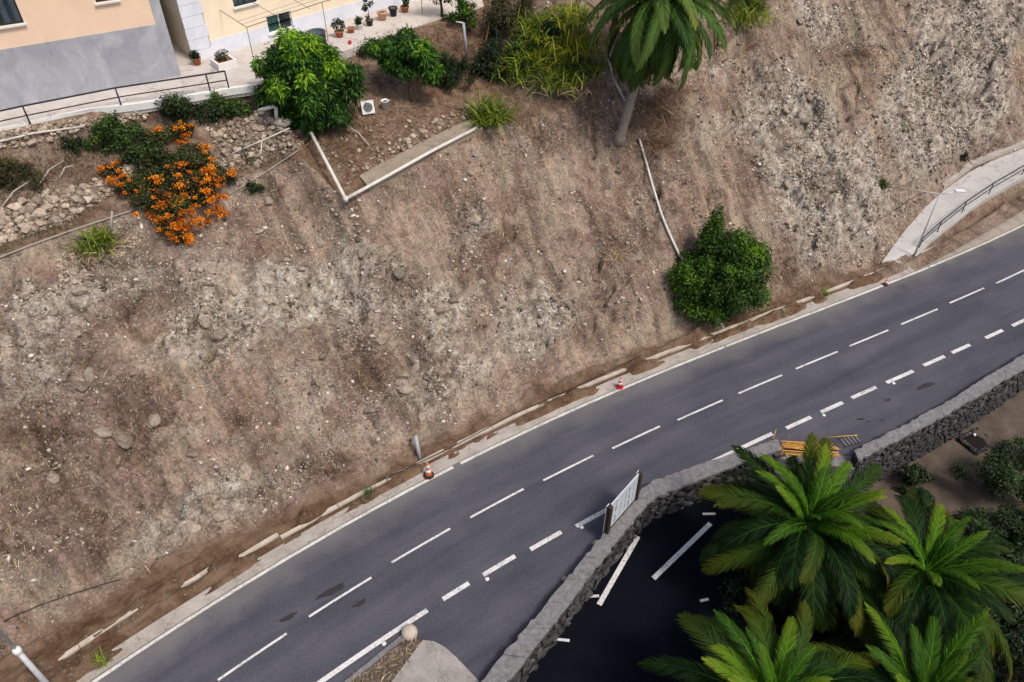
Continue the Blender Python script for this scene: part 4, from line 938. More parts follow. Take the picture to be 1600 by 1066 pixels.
def palm(label, base, heart, n, seed, scale=1.0, tr=.34, lo=-38, dry=6, up=82, droopy=0, cat='palm tree', light=False):
    g = random.Random(seed); E = empty('palm_tree', base, label, cat)
    pts = [base.lerp(heart, k / 14) for k in range(15)]; bow = (heart - base).cross(Vector((0, 0, 1))) * .0
    pts = [p + bow * math.sin(math.pi * k / 14) for k, p in enumerate(pts)]
    tb = MB(); ring = []
    P, Rr_ = [], []
    for k in range(57):
        t = k / 56; p = base.lerp(heart, t); P.append(p); Rr_.append(tr * (1.15 - .25 * t if t > .06 else 1.5 - 5 * t) * (1.0 + (.07 if k % 2 else -.05)) * (1 + .5 * max(0, t - .9) * 4))
    P[0] = P[0] - Vector((0, 0, .5)); tb.tube(P, Rr_, 14); tb.build('trunk', M['palmtrunk'], E, True)
    hb = MB()
    for k in range(40):  # cut leaf bases below the crown
        a = k * 2.4; z = -.9 + .8 * k / 40; p = heart + Vector((0, 0, z)); d = Vector((math.cos(a), math.sin(a), .9)).normalized()
        hb.tube([p + d * .2, p + d * (.62 + .1 * g.random())], [.09, .05], 5)
    hb.build('leaf_bases', M['bark'], E)
    for k in range(n + dry):
        f = (k + .5) / (n + dry); az = k * 2.399963 + g.uniform(-.2, .2)
        el = up + (lo - up) * f ** .82 + g.uniform(-6, 6)
        if k >= n: me = FRD[0]; el = lo - g.uniform(5, 25)
        else:
            me = g.choice((FRL if light else FR)['up' if el > 52 - droopy else 'mid' if el > 8 else 'low'])
            if not light and el > 50: me = g.choice(FRY)
        s = scale * (.68 + .32 * min(1, f * 4)) * g.uniform(.9, 1.07)
        Mx = Matrix.Translation(heart + Vector((0, 0, .3 - .75 * f))) @ Matrix.Rotation(az, 4, 'Z') @ Matrix.Rotation(-R(el), 4, 'Y') @ Matrix.Translation((.12, 0, 0)) @ Matrix.Rotation(g.uniform(-.5, .5), 4, 'X') @ Matrix.Scale(s, 4)
        o = link('frond', me, E); o.matrix_parent_inverse = Matrix.Translation(-base); o.matrix_basis = Mx
    return E
def low_palm(label, px, py, hz, n, seed, scale, **kw):
    h = at(px, py, hz); g0 = Vector((h.x + .25, h.y + .2, 0)); g0.z = lz1(g0); return palm(label, g0, h, n, seed, scale, **kw)




low_palm('tall palm with broad crown beside the gap in the stone wall', 1258, 828, 3.2, 84, 3, 1.12, dry=12, lo=-50)
low_palm('palm tree at right with spreading crown below the dirt yard', 1442, 900, 2.4, 80, 8, 1.12, up=70, lo=-46, dry=9)
low_palm('palm tree at bottom edge next to the black asphalt yard', 1205, 1108, 2.6, 72, 14, 1.05, dry=10)
low_palm('palm tree low in the bottom right corner', 1428, 1110, 1.4, 62, 23, 1.15, up=88, lo=-30)
tb = on(968, 217); th_ = atY(1032, -6, tb.y + .6)
palm('lone palm with hanging fronds and pale leaning trunk on the slope', tb, th_, 96, 31, 1.22, tr=.26, lo=-62, dry=7, up=64, droopy=22, light=True)

# ------------------------------------------------------------------ trees and shrubs on terrace and slope
tbase = on(490, 194)
tree('garden_tree', 'large round bright green tree in front of the cream house', tbase, 2.75, (2.15, 2.0, 2.2), 34000, .32, .09, 'mango', 60, .64, 5, (.0, .1), droop=.9, tint=(-.5, 1.1), trunk=.2, extra=[(np.array(tbase) + np.array(o_), r_, t_) for o_, r_, t_ in (((2.3, .2, 2.0), .85, .0), ((2.6, .1, 2.9), .65, .1), ((-.4, -.3, 4.9), .65, 1.1), ((.8, -.6, 4.7), .6, 1.1), ((-2.3, 0, 1.6), .7, .05), ((-2.1, 0, 3.3), .6, .5), ((.5, -2.0, 2.2), .75, .3), ((1.9, -.8, 3.6), .6, 1.1), ((-1.1, -1.8, 2.8), .6, .9), ((.5, -1.9, 3.4), .5, 1.1), ((1.5, -.6, 1.0), .9, 0), ((-1.2, -.8, .9), .8, 0), ((.2, -1.2, .8), .8, 0))])
tbase = on(643, 158)
tree('garden_tree', 'smaller green tree with bare yellowish stems in the garden', tbase, 2.75, (1.75, 1.5, 1.05), 15000, .3, .08, 'mango', 34, .52, 9, (.05, .2), droop=.9, tint=(-.1, .85), trunk=.13, extra=[(np.array(tbase) + np.array(o_), r_, .4) for o_, r_ in (((1.4, -.5, 1.9), .65), ((-1.9, 0, 3.2), .55))])
tbase = on(1118, 478)
ex = [(np.array(tbase) + np.array([-.7 + .05 * k, 1.4 + .1 * k, 3.6 + .45 * k]), 1.15 - .17 * k, .3) for k in range(6)] + [(np.array(tbase) + np.array(o_), r_, .5) for o_, r_ in (((-2.3, -.9, 1.0), .85), ((-1.6, -1.6, .9), .85), ((-.5, -1.8, .7), .75), ((.9, .8, 4.4), .9), ((2.2, -.8, 1.4), .9), ((-2.6, 0, 2.2), .9), ((2.0, .6, 3.6), .9))]
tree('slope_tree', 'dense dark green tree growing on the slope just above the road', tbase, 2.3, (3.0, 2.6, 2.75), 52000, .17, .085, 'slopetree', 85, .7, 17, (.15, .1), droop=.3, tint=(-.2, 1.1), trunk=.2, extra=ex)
pt = at(690, 26, ZW)
tree('potted_tree', 'dark thin tree standing on the path by the cream house', pt, 2.0, (1.1, 1.0, 1.0), 1800, .2, .07, 'darkbush', 20, .4, 19, trunk=.1, trunkmat='wood')
SH = [('leafy green bush on the terrace left of the orange shrub', (182, 228), (1.35, 1.0, .95), 5200, .17, .08, 'bush', 3),
      ('low green bush under the railing end beside the walkway', (352, 180), (1.3, .8, .75), 4200, .17, .07, 'bush', 4),
      ('ragged dark green bush below the walkway railing', (290, 186), (1.7, .8, .75), 5200, .19, .06, 'darkbush', 5),
      ('small dark green bush in the upper left terrace', (112, 235), (.75, .5, .45), 1500, .14, .06, 'darkbush', 6),
      ('round citrus bush with an orange fruit beside the path', (728, 34), (1.25, .9, .95), 3600, .17, .08, 'slopetree', 7),
      ('dark spiky bush right of the small garden tree', (706, 130), (1.3, .9, 1.15), 5200, .3, .045, 'darkbush', 8),
      ('dark green shrub between the post and the yellow blades', (772, 118), (2.0, 1.0, 1.2), 6500, .2, .08, 'darkbush', 9),
      ('tall dark shrub at the top edge left of the palm', (790, 52), (2.4, 1.4, 1.6), 6500, .2, .07, 'olive', 10),
      ('dark leafy shrub between the yellow blades', (862, 66), (.9, .6, .9), 2600, .2, .07, 'darkbush', 31),
      ('green leafy shrub in front of the yellow blades', (815, 96), (.9, .6, .8), 2600, .18, .07, 'bush', 32),
      ('dark shrub under the left fronds of the lone palm', (905, 128), (.9, .6, .7), 2400, .2, .06, 'olive', 33),
      ('olive shrub at the top edge right of the palm', (1158, 16), (1.3, .8, .9), 3200, .22, .05, 'spike', 11),
      ('dark low shrub along the path behind the garden', (585, 88), (1.4, .5, .4), 2200, .16, .06, 'darkbush', 12),
      ('dark brown dry shrub at the left edge of the terrace', (25, 290), (1.5, .9, .8), 3600, .2, .035, 'olive', 13),
      ('tiny green tuft on the slope at the end of the cable', (1378, 292), (.4, .3, .35), 500, .14, .05, 'bush', 14),
      ('small dark shrub at the hill edge of the concrete ramp', (1505, 250), (.35, .3, .4), 500, .14, .05, 'darkbush', 15),
      ('small green tuft below the stone pile on the terrace lip', (396, 298), (.55, .3, .3), 700, .14, .05, 'darkbush', 16)]
for lab, p, rad, n, ll, lw, mt, sd_ in SH: shrub('shrub', lab, on(*p), rad, n, ll, lw, mt, 18, rad[0] * .36, sd_)
fr_ = on(731, 30); tag(MB().lathe(fr_ + Vector((.15, -.85, 1.0)), [(.03, -.1), (.1, -.04), (.1, .04), (.03, .1)], 10).build('fruit', M['orange'], None, True), 'single orange fruit hanging on the citrus bush', 'fruit')
# orange flowering shrub
ob = on(285, 352); OE = empty('flowering_shrub', ob, 'big shrub covered in orange flowers hanging over the terrace lip', 'shrub')
oc = []; of = []
for (px, py, lift, r, t) in [(250, 330, .5, .8, .2), (300, 335, .6, .85, .4), (340, 300, .7, .8, .4), (280, 290, .8, .8, .3), (235, 300, .5, .7, .2), (255, 255, .9, .75, .2), (320, 270, .7, .7, .3), (225, 345, .3, .6, .3), (270, 225, .7, .6, .3), (240, 235, .6, .7, .1), (200, 285, .4, .5, .2), (355, 285, .6, .5, .4)]:
    p = on(px, py); oc.append((np.array(p) + (0, 0, lift * .6), r * .85, t))
for (px, py, lift, r) in [(268, 372, .3, .34), (285, 378, .15, .22), (258, 362, .3, .3), (300, 355, .75, .42), (325, 340, .7, .42), (345, 332, .5, .34), (270, 335, .9, .42), (262, 350, .7, .36), (345, 263, .8, .4), (358, 272, .7, .3), (292, 222, .8, .34), (305, 232, .7, .26), (278, 210, .8, .3), (170, 272, .5, .34), (165, 292, .3, .26), (205, 270, .6, .25), (310, 312, 1.0, .38), (285, 285, 1.1, .26), (325, 300, .9, .3), (240, 365, .3, .2), (365, 282, .6, .26), (295, 318, .95, .3), (262, 318, .9, .22), (230, 300, .8, .18), (335, 320, .8, .3)]:
    p = on(px, py); of.append((np.array(p) + (0, -.12, lift * .5 + .1), r * .95, nr.random()))
oc = []; fl = []; g_ = np.random.default_rng(5)
for (px, py, up_, rad_, nf) in [(292, 335, .45, (2.1, 1.35, 1.15), 44), (255, 275, .5, (1.7, 1.3, 1.05), 5), (335, 295, .5, (1.35, 1.1, .9), 14), (235, 325, .4, (1.3, 1.0, .8), 8), (255, 232, .6, (1.2, .9, .8), 2), (292, 222, .5, (.75, .6, .6), 8), (182, 280, .35, (.75, .6, .5), 9), (275, 305, .6, (1.9, 1.4, 1.15), 16), (308, 268, .6, (1.5, 1.1, 1.0), 5), (228, 258, .5, (1.3, 1.0, .9), 2), (212, 305, .4, (1.1, .9, .8), 5), (322, 322, .5, (1.3, 1.0, .9), 12), (268, 365, .3, (.8, .5, .45), 12), (285, 378, .1, (.55, .35, .3), 6)]:
    c = np.array(on(px, py)) + (0, 0, up_)
    for k in range(16):
        d = g_.normal(size=3); d[2] = abs(d[2]) * .8; d /= np.linalg.norm(d); oc.append((c + d * np.array(rad_) * g_.uniform(.2, .8), rad_[2] * g_.uniform(.35, .6), g_.random() * .5))
    for k in range(nf):
        d = g_.normal(size=3) + np.array([.35, -.7, .35]); d /= np.linalg.norm(d); r_ = g_.uniform(.16, .42); fl.append((c + d * np.array(rad_) * g_.uniform(.85, 1.08), np.array([r_ * 1.3, r_, r_ * .7]), g_.random()))
foliage('foliage', OE, M['olive'], oc[::2], 26000, .16, .055, shell=.45); foliage('foliage', OE, M['darkbush'], oc[1::2], 11000, .17, .065, shell=.45); foliage('foliage', OE, M['bush'], oc[::3], 11000, .15, .055, shell=.5)
foliage('flowers', OE, M['flower'], fl, 26000, .085, .075, .2, .9, .1)
limbs('stems', OE, ob, ob + Vector((0, 0, 1)), .06, 7, .9, M['bark'], 4)

clump('spiky_plant', 'dark green strap leaved plant at the end of the white pipe', on(765, 188), 340, 1.65, .085, 'spike', seed=3, foot=.5, bend=1.4, tintb=-.1)
clump('spiky_plant', 'yellow green strap leaved plant with dry leaves on the left terrace lip', on(152, 388), 230, 1.2, .085, 'spike', seed=5, foot=.4, bend=1.2, dead=220)
for i, (p, lab, n, L, tb_) in enumerate([((842, 96), 'big yellow green bladed bush left of the palm', 430, 1.6, .0), ((893, 78), 'yellowed bladed bush touching the palm fronds', 380, 1.6, .15), ((868, 128), 'lower bladed bush with grey dead leaves above the slope', 420, 1.7, .1), ((808, 112), 'deep green bladed bush beside the dark shrub', 380, 1.7, -.05), ((838, 50), 'bladed bush high behind the yellow blades', 420, 1.6, -.05), ((890, 35), 'bladed bush at the top edge beside the palm crown', 420, 1.6, .0), ((905, 110), 'olive bladed bush under the left palm fronds', 300, 1.6, .15), ((1160, 30), 'yellow green bladed bush at the top edge right of the palm', 260, 1.5, .1)]):
    clump('bladed_bush', lab, on(*p), n, L, .085, 'spike2' if i in (0, 1, 4, 5) else 'spike', seed=20 + i, foot=.75, bend=1.5, dead=160 if i == 2 else 0, tintb=tb_)
blades('g', empty('dead_bush', on(846, 130), 'pale grey dead bush among the green blades', 'plant'), on(846, 130), 260, 1.1, .04, M['dead'], (.3, 1.3), 33, .35, 1.2).name = 'dry_leaves'
for i, (p, n) in enumerate([((1030, 160), 340), ((1035, 190), 340), ((1028, 225), 260), ((985, 195), 120), ((1050, 140), 220)]):
    E = empty('fallen_fronds', on(*p), ['dry brown fronds heaped right of the palm trunk', 'dead brown fronds hanging below the palm trunk', 'lowest dry fronds beside the white hose on the slope', 'dry stalks around the foot of the palm trunk', 'dead fronds on the slope under the palm crown'][i], 'dead fronds')
    blades('dry_leaves', E, on(*p), n, 1.5, .04, M['deadpalm'], (.7, 1.7), 50 + i, .65, .9, .15)

# lower right vegetation
LS = [('black green bush against the foot of the stone wall', (1425, 758), (.85, .75, .9), 3600, .16, .07, 'darkbush'),
      ('dark bush with yellow twigs on the right of the dirt yard', (1555, 770), (2.16, 1.76, 1.60), 12000, .18, .06, 'darkbush'),
      ('sparse green bush at the right edge of the dirt yard', (1592, 715), (.9, .9, 1.0), 2200, .16, .06, 'bush'),
      ('dark bush between the two right hand palms', (1510, 845), (1.76, 1.49, 1.28), 8000, .18, .07, 'darkbush'),
      ('deep green bush at the right edge below the yard', (1590, 860), (1.89, 1.62, 1.54), 8400, .18, .07, 'darkbush'),
      ('dark bush at right edge beside the second palm crown', (1600, 960), (2.16, 1.89, 1.80), 9000, .18, .07, 'darkbush'),
      ('dark bush in the bottom right corner', (1575, 1050), (2.29, 1.89, 1.67), 9000, .18, .07, 'darkbush'),
      ('dark undergrowth bush beneath the tall palm', (1300, 960), (2.16, 1.76, 1.28), 7000, .18, .07, 'darkbush'),
      ('dark undergrowth bush between the palms at bottom', (1330, 1030), (2.16, 1.76, 1.28), 7000, .18, .07, 'darkbush'),
      ('dark bush beside the black yard under the palms', (1170, 930), (1.62, 1.49, 1.15), 6000, .18, .07, 'darkbush'),
      ('black green bush beside the right hand palm crown', (1540, 905), (1.9, 1.6, 1.3), 7000, .2, .08, 'darkbush'),
      ('black green bush at the lower right edge of the picture', (1545, 1000), (1.9, 1.6, 1.3), 7000, .2, .08, 'darkbush'),
      ('dark bush under the fronds of the right hand palm', (1380, 985), (1.7, 1.5, 1.1), 5000, .2, .08, 'darkbush')]
for i, (lab, p, rad, n, ll, lw, mt) in enumerate(LS): shrub('shrub', lab, lown(*p), rad, n, ll, lw, mt, 18, rad[0] * .36, 60 + i)
yt = lown(1552, 768); E = empty('twiggy_shrub', yt + Vector((-.4, .1, .6)), 'tangle of thin yellow twigs on top of the dark bush', 'plant'); blades('twigs', E, yt + Vector((-.4, .1, .9)), 90, 1.0, .022, M['spike'], (.2, 1.4), 71, .25, 1.2)

# ------------------------------------------------------------------ stones
stone_me = {}
def stone_meshes(key, mat, rocks):
    L = []
    for V, Fc in rocks:
        me = bpy.data.meshes.new('stone'); me.from_pydata([tuple(v) for v in V], [], [tuple(f) for f in Fc]); me.materials.append(mat); L.append(me)
    stone_me[key] = L
stone_meshes('pale', M['stone_pale'], ROCKS1); stone_meshes('slope', M['stone_slope'], ROCKS2)
def in_poly(x, y, P):
    c = False; j = len(P) - 1
    for i in range(len(P)):
        if (P[i][1] > y) != (P[j][1] > y) and x < (P[j][0] - P[i][0]) * (y - P[i][1]) / (P[j][1] - P[i][1]) + P[i][0]: c = not c
        j = i
    return c
def rubble(name, label, polys, n, smin, smax, seed, n_small=0, mat='pale'):
    g = random.Random(seed); pts = []
    bx = [(min(p[0] for p in P), max(p[0] for p in P), min(p[1] for p in P), max(p[1] for p in P)) for P in polys]
    wts = [(b[1] - b[0]) * (b[3] - b[2]) for b in bx]
    while len(pts) < n + n_small:
        k = g.choices(range(len(polys)), wts)[0]; x, y = g.uniform(*bx[k][:2]), g.uniform(*bx[k][2:])
        if in_poly(x, y, polys[k]): pts.append((x, y))
    pts = on_many(pts); E = empty(name, pts[0], label, 'stone wall' if 'wall' in name else 'rubble')
    for i, p in enumerate(pts[:n]):
        s = smin + (smax - smin) * g.random() ** 2.2
        o = link('stone', g.choice(stone_me[mat]), E); o.matrix_parent_inverse = Matrix.Translation(-E.location)
        o.location = p + Vector((0, -.05, s * .3)); o.rotation_euler = (g.uniform(-.6, .6), g.uniform(-.6, .6), g.uniform(0, 6.28)); o.scale = (s * g.uniform(.8, 1.25), s * g.uniform(.7, 1.1), s * g.uniform(.75, 1.1))
    if n_small:
        P = np.array([tuple(p) for p in pts[n:]]); sz = nr.uniform(.04, .11, n_small)
        tag(scatter('small_stones', ROCKS1, P, sz, rotm(n_small), M['stone_pale'], E), kind='stuff')
    return E
rubble('rubble_wall', 'pale rubble stone wall at the left edge of the terraces', [[(0, 330), (70, 300), (130, 290), (215, 250), (240, 262), (150, 320), (100, 350), (0, 385)]], 290, .09, .36, 2, 700)
rubble('rubble_wall', 'stone facing under the walkway edge at far left', [[(0, 208), (60, 195), (140, 185), (230, 172), (235, 185), (140, 205), (60, 225), (0, 238)]], 170, .09, .26, 3, 300)
rubble('rubble_bank', 'bank of pale loose stones below the bushes left of the big tree', [[(320, 200), (410, 175), (470, 190), (490, 205), (470, 230), (400, 262), (345, 270), (350, 240)]], 270, .08, .27, 4, 600)
rubble('rubble_row', 'row of stones along the upper edge of the concrete ledge', [[(560, 262), (640, 205), (730, 165), (745, 180), (640, 232), (575, 275)]], 70, .08, .26, 5, 160)
rubble('rubble_patch', 'grey gravel beside the spiky plant on the left lip', [[(85, 410), (110, 395), (150, 410), (205, 370), (225, 375), (150, 430), (100, 450)]], 110, .06, .2, 6, 400)
rubble('rubble_patch', 'stones scattered in the brown garden bed', [[(480, 215), (540, 210), (600, 190), (700, 170), (690, 190), (570, 260), (545, 290)]], 34, .07, .2, 7, 120)
# named rocks on the slope
NR = [((498, 377), .55, 'large flat grey brown rock under the terrace corner'), ((737, 338), .62, 'grey boulder set in the middle of the slope'), ((690, 480), .42, 'pair of pale rocks mid slope, the left one'), ((708, 470), .42, 'pale rock at the middle of the slope, right of its twin'), ((1345, 20), .5, 'pale rock near the top right corner'), ((1382, 70), .5, 'dark rounded rock high on the right slope'),
      ((1275, 183), .38, 'dark brown round rock on the right slope'), ((755, 440), .3, 'small pale rock right of the twin rocks'), ((796, 446), .3, 'pale small rock beside a dark hollow'), ((627, 585), .5, 'pale rock on the lower slope above the grey pipe'), ((580, 640), .45, 'angular rock low on the slope above the gutter'), ((300, 820), .6, 'pale bulging outcrop at the foot of the left slope'), ((340, 805), .5, 'pale outcrop above the widest gutter soil'), ((240, 655), .65, 'dark rock above the crevice on the left slope'), ((190, 685), .6, 'rock at the lower end of the dark crevice'), ((340, 520), .5, 'grey rock in the dark stony patch'), ((1500, 85), .6, 'dark grey rock near the right top of the slope')]
for p, s, lab in NR:
    q = on(*p); o = link('rock', rnd.choice(stone_me['slope']), None); o.location = q + Vector((0, 0, -.12 * s)); o.rotation_euler = (rnd.uniform(.3, .8), rnd.uniform(-.3, .3), rnd.uniform(0, 6)); o.scale = (s * 1.0, s * .75, s * .6); tag(o, lab, 'rock')
g = random.Random(77); cnt = 0
_cand = iter(on_many([(g.uniform(0, 1600), g.uniform(0, 900)) for _ in range(1500)]))
while cnt < 200:
    q = next(_cand, None)
    if q is None: break
    s_, d_ = sd1(q)
    if d_ < toe(np.array([s_]))[0] + .8: continue
    if s_ < 29 and d_ > np.interp(s_, *DLIP) - .6: continue
    rk_ = rockf(np.array([s_]), np.array([d_]))[0]
    if g.random() > .2 + 2.2 * max(0, rk_): continue
    s = .1 + .3 * g.random() ** 2.5; o = link('loose_rock', g.choice(stone_me['slope']), None); o.location = q + Vector((0, 0, s * .1)); o.rotation_euler = (g.uniform(-.7, .7), g.uniform(-.7, .7), g.uniform(0, 6.28)); o.scale = (s * g.uniform(.8, 1.4), s, s * .8)
    zone = 'low on the slope just above the gutter' if d_ < 5 and s_ < 50 else 'on the right slope above the concrete ramp' if s_ > 50 else 'on the slope right of the palm trunk' if s_ > 37 else 'on the slope between the garden ledge and the palm' if s_ > 25 and d_ > 8 else 'in the middle of the slope left of the dark tree' if s_ > 17 else 'on the left slope below the terraces'
    tag(o, 'small weathered loose rock ' + zone, 'rock', 'loose rocks ' + zone); cnt += 1
# gravel and straw that nobody could count
def slope_samples(n, fac):
    out = []; tot = 0
    while tot < n:
        s = nr.uniform(-4, 80, 60000); d = nr.uniform(1.5, 24, 60000)
        e = d - np.interp(s, *DLIP); ok = (d > toe(s) + .1) & ((e < -.1) | (s - np.maximum(d - 16, 0) * .36 > 33))
        ok &= nr.random(60000) < fac(s, d); out.append(np.stack([s[ok], d[ok]], 1)); tot += ok.sum()
    return np.concatenate(out)[:n]
fr1 = lambda s, d: np.clip(.14 + 1.8 * np.maximum(0, rockf(s, d)), 0, 1) * np.clip(.25 + 2.5 * fbm(s / 1.2, d / 1.2, 201, 2), .1, 1)
q = slope_samples(34000, fr1); X, Y = P2(q[:, 0], q[:, 1]); Zq = TZ(q[:, 0], q[:, 1]); sz = .028 + .12 * nr.random(len(q)) ** 4
tag(scatter('slope_gravel', ROCKS1, np.stack([X, Y, Zq + .01], 1), np.stack([sz * nr.uniform(.8, 1.6, len(q)), sz, sz * .8], 1), rotm(len(q)), M['gravel'], None, False, nr.random(len(q)) ** 2.2), 'loose gravel strewn over the whole bare slope', 'gravel', None, 'stuff')
STRAW = [(np.array([(0, -.012, 0), (0, .012, 0), (.5, .015, .1), (.5, -.015, .1), (1, 0, .05)]), np.array([(0, 1, 2, 3), (3, 2, 4, 4)]))]
STRAW = [(np.array([(0, -.02, 0), (0, .02, 0), (.55, 0.02, .12), (1, 0, .02)]), np.array([(0, 1, 2), (0, 2, 3)]))]
fr2 = lambda s, d: np.clip(.06 + 3 * np.maximum(0, fbm(s / 3, d / 3, 301, 3)), 0, 1)
q = slope_samples(13000, fr2); X, Y = P2(q[:, 0], q[:, 1]); Zq = TZ(q[:, 0], q[:, 1])
nm = np.stack([nr.normal(size=len(q)) * .5 + .3, nr.normal(size=len(q)) * .5 - .45, np.ones(len(q))], 1)
tag(scatter('dry_grass', STRAW, np.stack([X, Y, Zq + .03], 1), nr.uniform(.15, .6, len(q)), frames(nm), M['drystraw'], None, False, nr.random(len(q))), 'short dry grass and twigs strewn over the slope', 'dry grass', None, 'stuff')
BRUSH = [((330, 535), 'dark dry brush in the stony patch of the left slope'), ((560, 560), 'dark dry brush on the slope left of the pale scree'), ((60, 690), 'dark dry brush at the left edge of the slope'), ((110, 780), 'dark dry brush low on the left slope'), ((575, 590), 'dry brush just above the pale scree band'), ((690, 575), 'small dark brush in the pale scree band'), ((1225, 225), 'dark dry brush high on the slope right of the palm'), ((1190, 120), 'dry brush near the top of the slope right of the palm'), ((740, 345), 'dry brush beside the grey boulder mid slope'), ((1340, 80), 'dry brush near the top right of the slope'), ((245, 640), 'dark dry brush in the crevice of the left slope'), ((1230, 430), 'dry grey brush right of the dark slope tree'), ((825, 205), 'dry brush on the slope under the bladed bushes'), ((910, 150), 'dry brush on the slope left of the palm trunk'), ((1470, 140), 'dry brush on the pale right slope'), ((1300, 300), 'dry brush in the pale rocks above the lamp cable'), ((620, 440), 'reddish dry brush mid slope under the ledge'), ((672, 88), 'pale dry brush on the bank behind the small garden tree'), ((700, 72), 'pale dry brush left of the white post'), ((750, 85), 'pale dry brush right of the white post'), ((645, 78), 'pale dry brush along the path edge behind the garden'), ((120, 262), 'dry weeds on the upper left terrace'), ((60, 285), 'dry weeds at the left of the terrace above the rubble wall'), ((540, 195), 'brown dry weeds in the garden bed below the fan box'), ((520, 235), 'brown dry weeds beside the upper pipe run')]
for i, (p, lab) in enumerate(BRUSH):
    c = on(*p); E = empty('dry_brush', c, lab, 'brush'); m = 420
    bx_, by_ = c.x + nr.normal(size=m) * .85, c.y + nr.normal(size=m) * .6; F_ = np.stack([bx_, by_, Txy(bx_, by_)], 1)
    tag(blades('twigs', E, F_, m, .42, .02, M['deadpalm'], (.2, 1.5), 500 + i, 0, .9, -.15, 4), kind='stuff'); tag(blades('straw', E, F_[::3] + .05, len(F_[::3]), .4, .018, M['drystraw'], (.4, 1.6), 700 + i, 0, .9, 0, 4), kind='stuff')
# garden litter
gq = np.stack([nr.uniform(17.5, 31, 5000), nr.uniform(12, 20.5, 5000)], 1); gq = gq[gq[:, 1] > np.interp(gq[:, 0], *DLIP) + 1.1]
X, Y = P2(gq[:, 0], gq[:, 1]); Zq = TZ(gq[:, 0], gq[:, 1])
tag(scatter('garden_litter', STRAW, np.stack([X, Y, Zq + .03], 1), nr.uniform(.15, .5, len(gq)), frames(np.stack([nr.normal(size=len(gq)) * .4, nr.normal(size=len(gq)) * .4, np.ones(len(gq))], 1)), M['deadpalm'], None, False, nr.random(len(gq))), 'brown dead leaves littering the garden bed', 'leaf litter', None, 'stuff')
wq = np.stack([nr.uniform(-1, 17.4, 9000), nr.uniform(14, 21.2, 9000)], 1); ew = wq[:, 1] - np.interp(wq[:, 0], *DLIP); wq = wq[(ew > .1) & (ew < 4.6) & (fbm(wq[:, 0] / 1.4, wq[:, 1] / 1.2, 411, 3) > -.02)]
X, Y = P2(wq[:, 0], wq[:, 1]); Zq = TZ(wq[:, 0], wq[:, 1])
tag(blades('terrace_weeds', None, np.stack([X, Y, Zq], 1), len(wq), .34, .03, M['olive'], (.1, 1.3), 401, 0, .9, .1, 4), 'low olive weeds and dry grass on the left terraces', 'weeds', None, 'stuff')
# soil heaps' stones in the gutter
gs = nr.uniform(-3, 54, 3000); gd = nr.uniform(.5, 2.2, 3000); zz = TZ(gs, gd); ok = zz > .03; gs, gd, zz = gs[ok], gd[ok], zz[ok]; X, Y = P2(gs, gd)
sz = .02 + .07 * nr.random(len(gs)) ** 3
tag(scatter('gutter_gravel', ROCKS1, np.stack([X, Y, zz], 1), sz, rotm(len(gs)), M['stone_slope']), 'small stones lying in the soil of the gutter', 'gravel', None, 'stuff')
# gutter plants
for i, (p, L, n) in enumerate([((1290, 462), .55, 60), ((330, 790), .45, 50), ((1225, 492), .45, 40), ((578, 772), .4, 45), ((160, 1035), .5, 60)]):
    c = on(*p) if i else on(*p); clump('weed', ['straw coloured weed in the gutter right of the slope tree', 'pale weed above the gutter soil at lower left', 'dry weed in the gutter below the slope tree', 'small weed in the gutter left of the white orange cone', 'low weed in the gutter near the bottom left corner'][i], c, n, L, .03, ('spike', 'drystraw', 'drystraw', 'bush', 'spike')[i], seed=80 + i, foot=.15)

# ------------------------------------------------------------------ pipes and hoses
def pipe(name, pts, r, mat, label, cat='pipe'):
    return tag(MB().tube(pts, r, 10).build(name, M[mat], None, True), label, cat)
def lifted(p, l): q = on(*p); return q + Vector((0, 0, l))
pA = [lifted((452, 196), .35), lifted((486, 208), .3)]
lipc = at(540, 311, on(540, 311).z + .2)
zc = TZ(np.array([18.7]), np.array([11.5]))[0] + .35
cor = at(540, 311, zc); e1 = at(486, 208, 11.9); e2 = at(745, 200, on(745, 204).z + .3); emid = cor.lerp(e2, .33); 
emid = at(602, 277, cor.z * .67 + e2.z * .33 + .05)
PB = empty('drain_pipe', cor, 'long white pipe bent in a V at the garden corner', 'pipe')
MB().tube([e1, e1.lerp(cor, .5) + Vector((0, 0, .02)), cor], .095, 10).build('upper_run', M['pvc'], PB, True)
MB().tube([cor, emid, at(675, 236, (emid.z + e2.z) / 2 + .05), e2], .095, 10).build('long_run', M['pvc'], PB, True)
MB().tube([cor - Vector((0, 0, .15)), cor + Vector((0, 0, .13))], .13, 10).build('elbow', M['pvc'], PB, True)
k0 = on(433, 192); pipe('overflow_pipe', [at(404, 173, k0.z + .75), at(428, 166, k0.z + 1.0), at(431, 168, k0.z + .95), k0 + Vector((0, 0, .1))], .1, 'pvc', 'short white elbow pipe beside the stone bank left of the big tree')
tag(MB().add(*(lambda V, Fc: ([tuple(k0 + Vector((v[0] * .55 + .35, v[1] * .4, v[2] * .35))) for v in V], [tuple(f) for f in Fc]))(*ROCKS2[1])).build('concrete_lump', M['shoulder'], None, True), 'grey concrete lump at the foot of the white elbow pipe', 'concrete')
hose = smooth_path(polyline_on([(998, 222), (1008, 255), (1020, 300), (1036, 350), (1057, 396), (1075, 430)], .22, 5), 4)
pipe('hose_pipe', hose, .075, 'pvc', 'long pale hose running down the slope to the dark tree')
h0 = on(975, 165); pipe('hose_pipe', [atY(962, 62, h0.y + .3), atY(951, 92, h0.y + .1), atY(962, 130, h0.y - .1), h0 + Vector((0, 0, .3))], .075, 'galv', 'pale bent pipe behind the palm trunk')
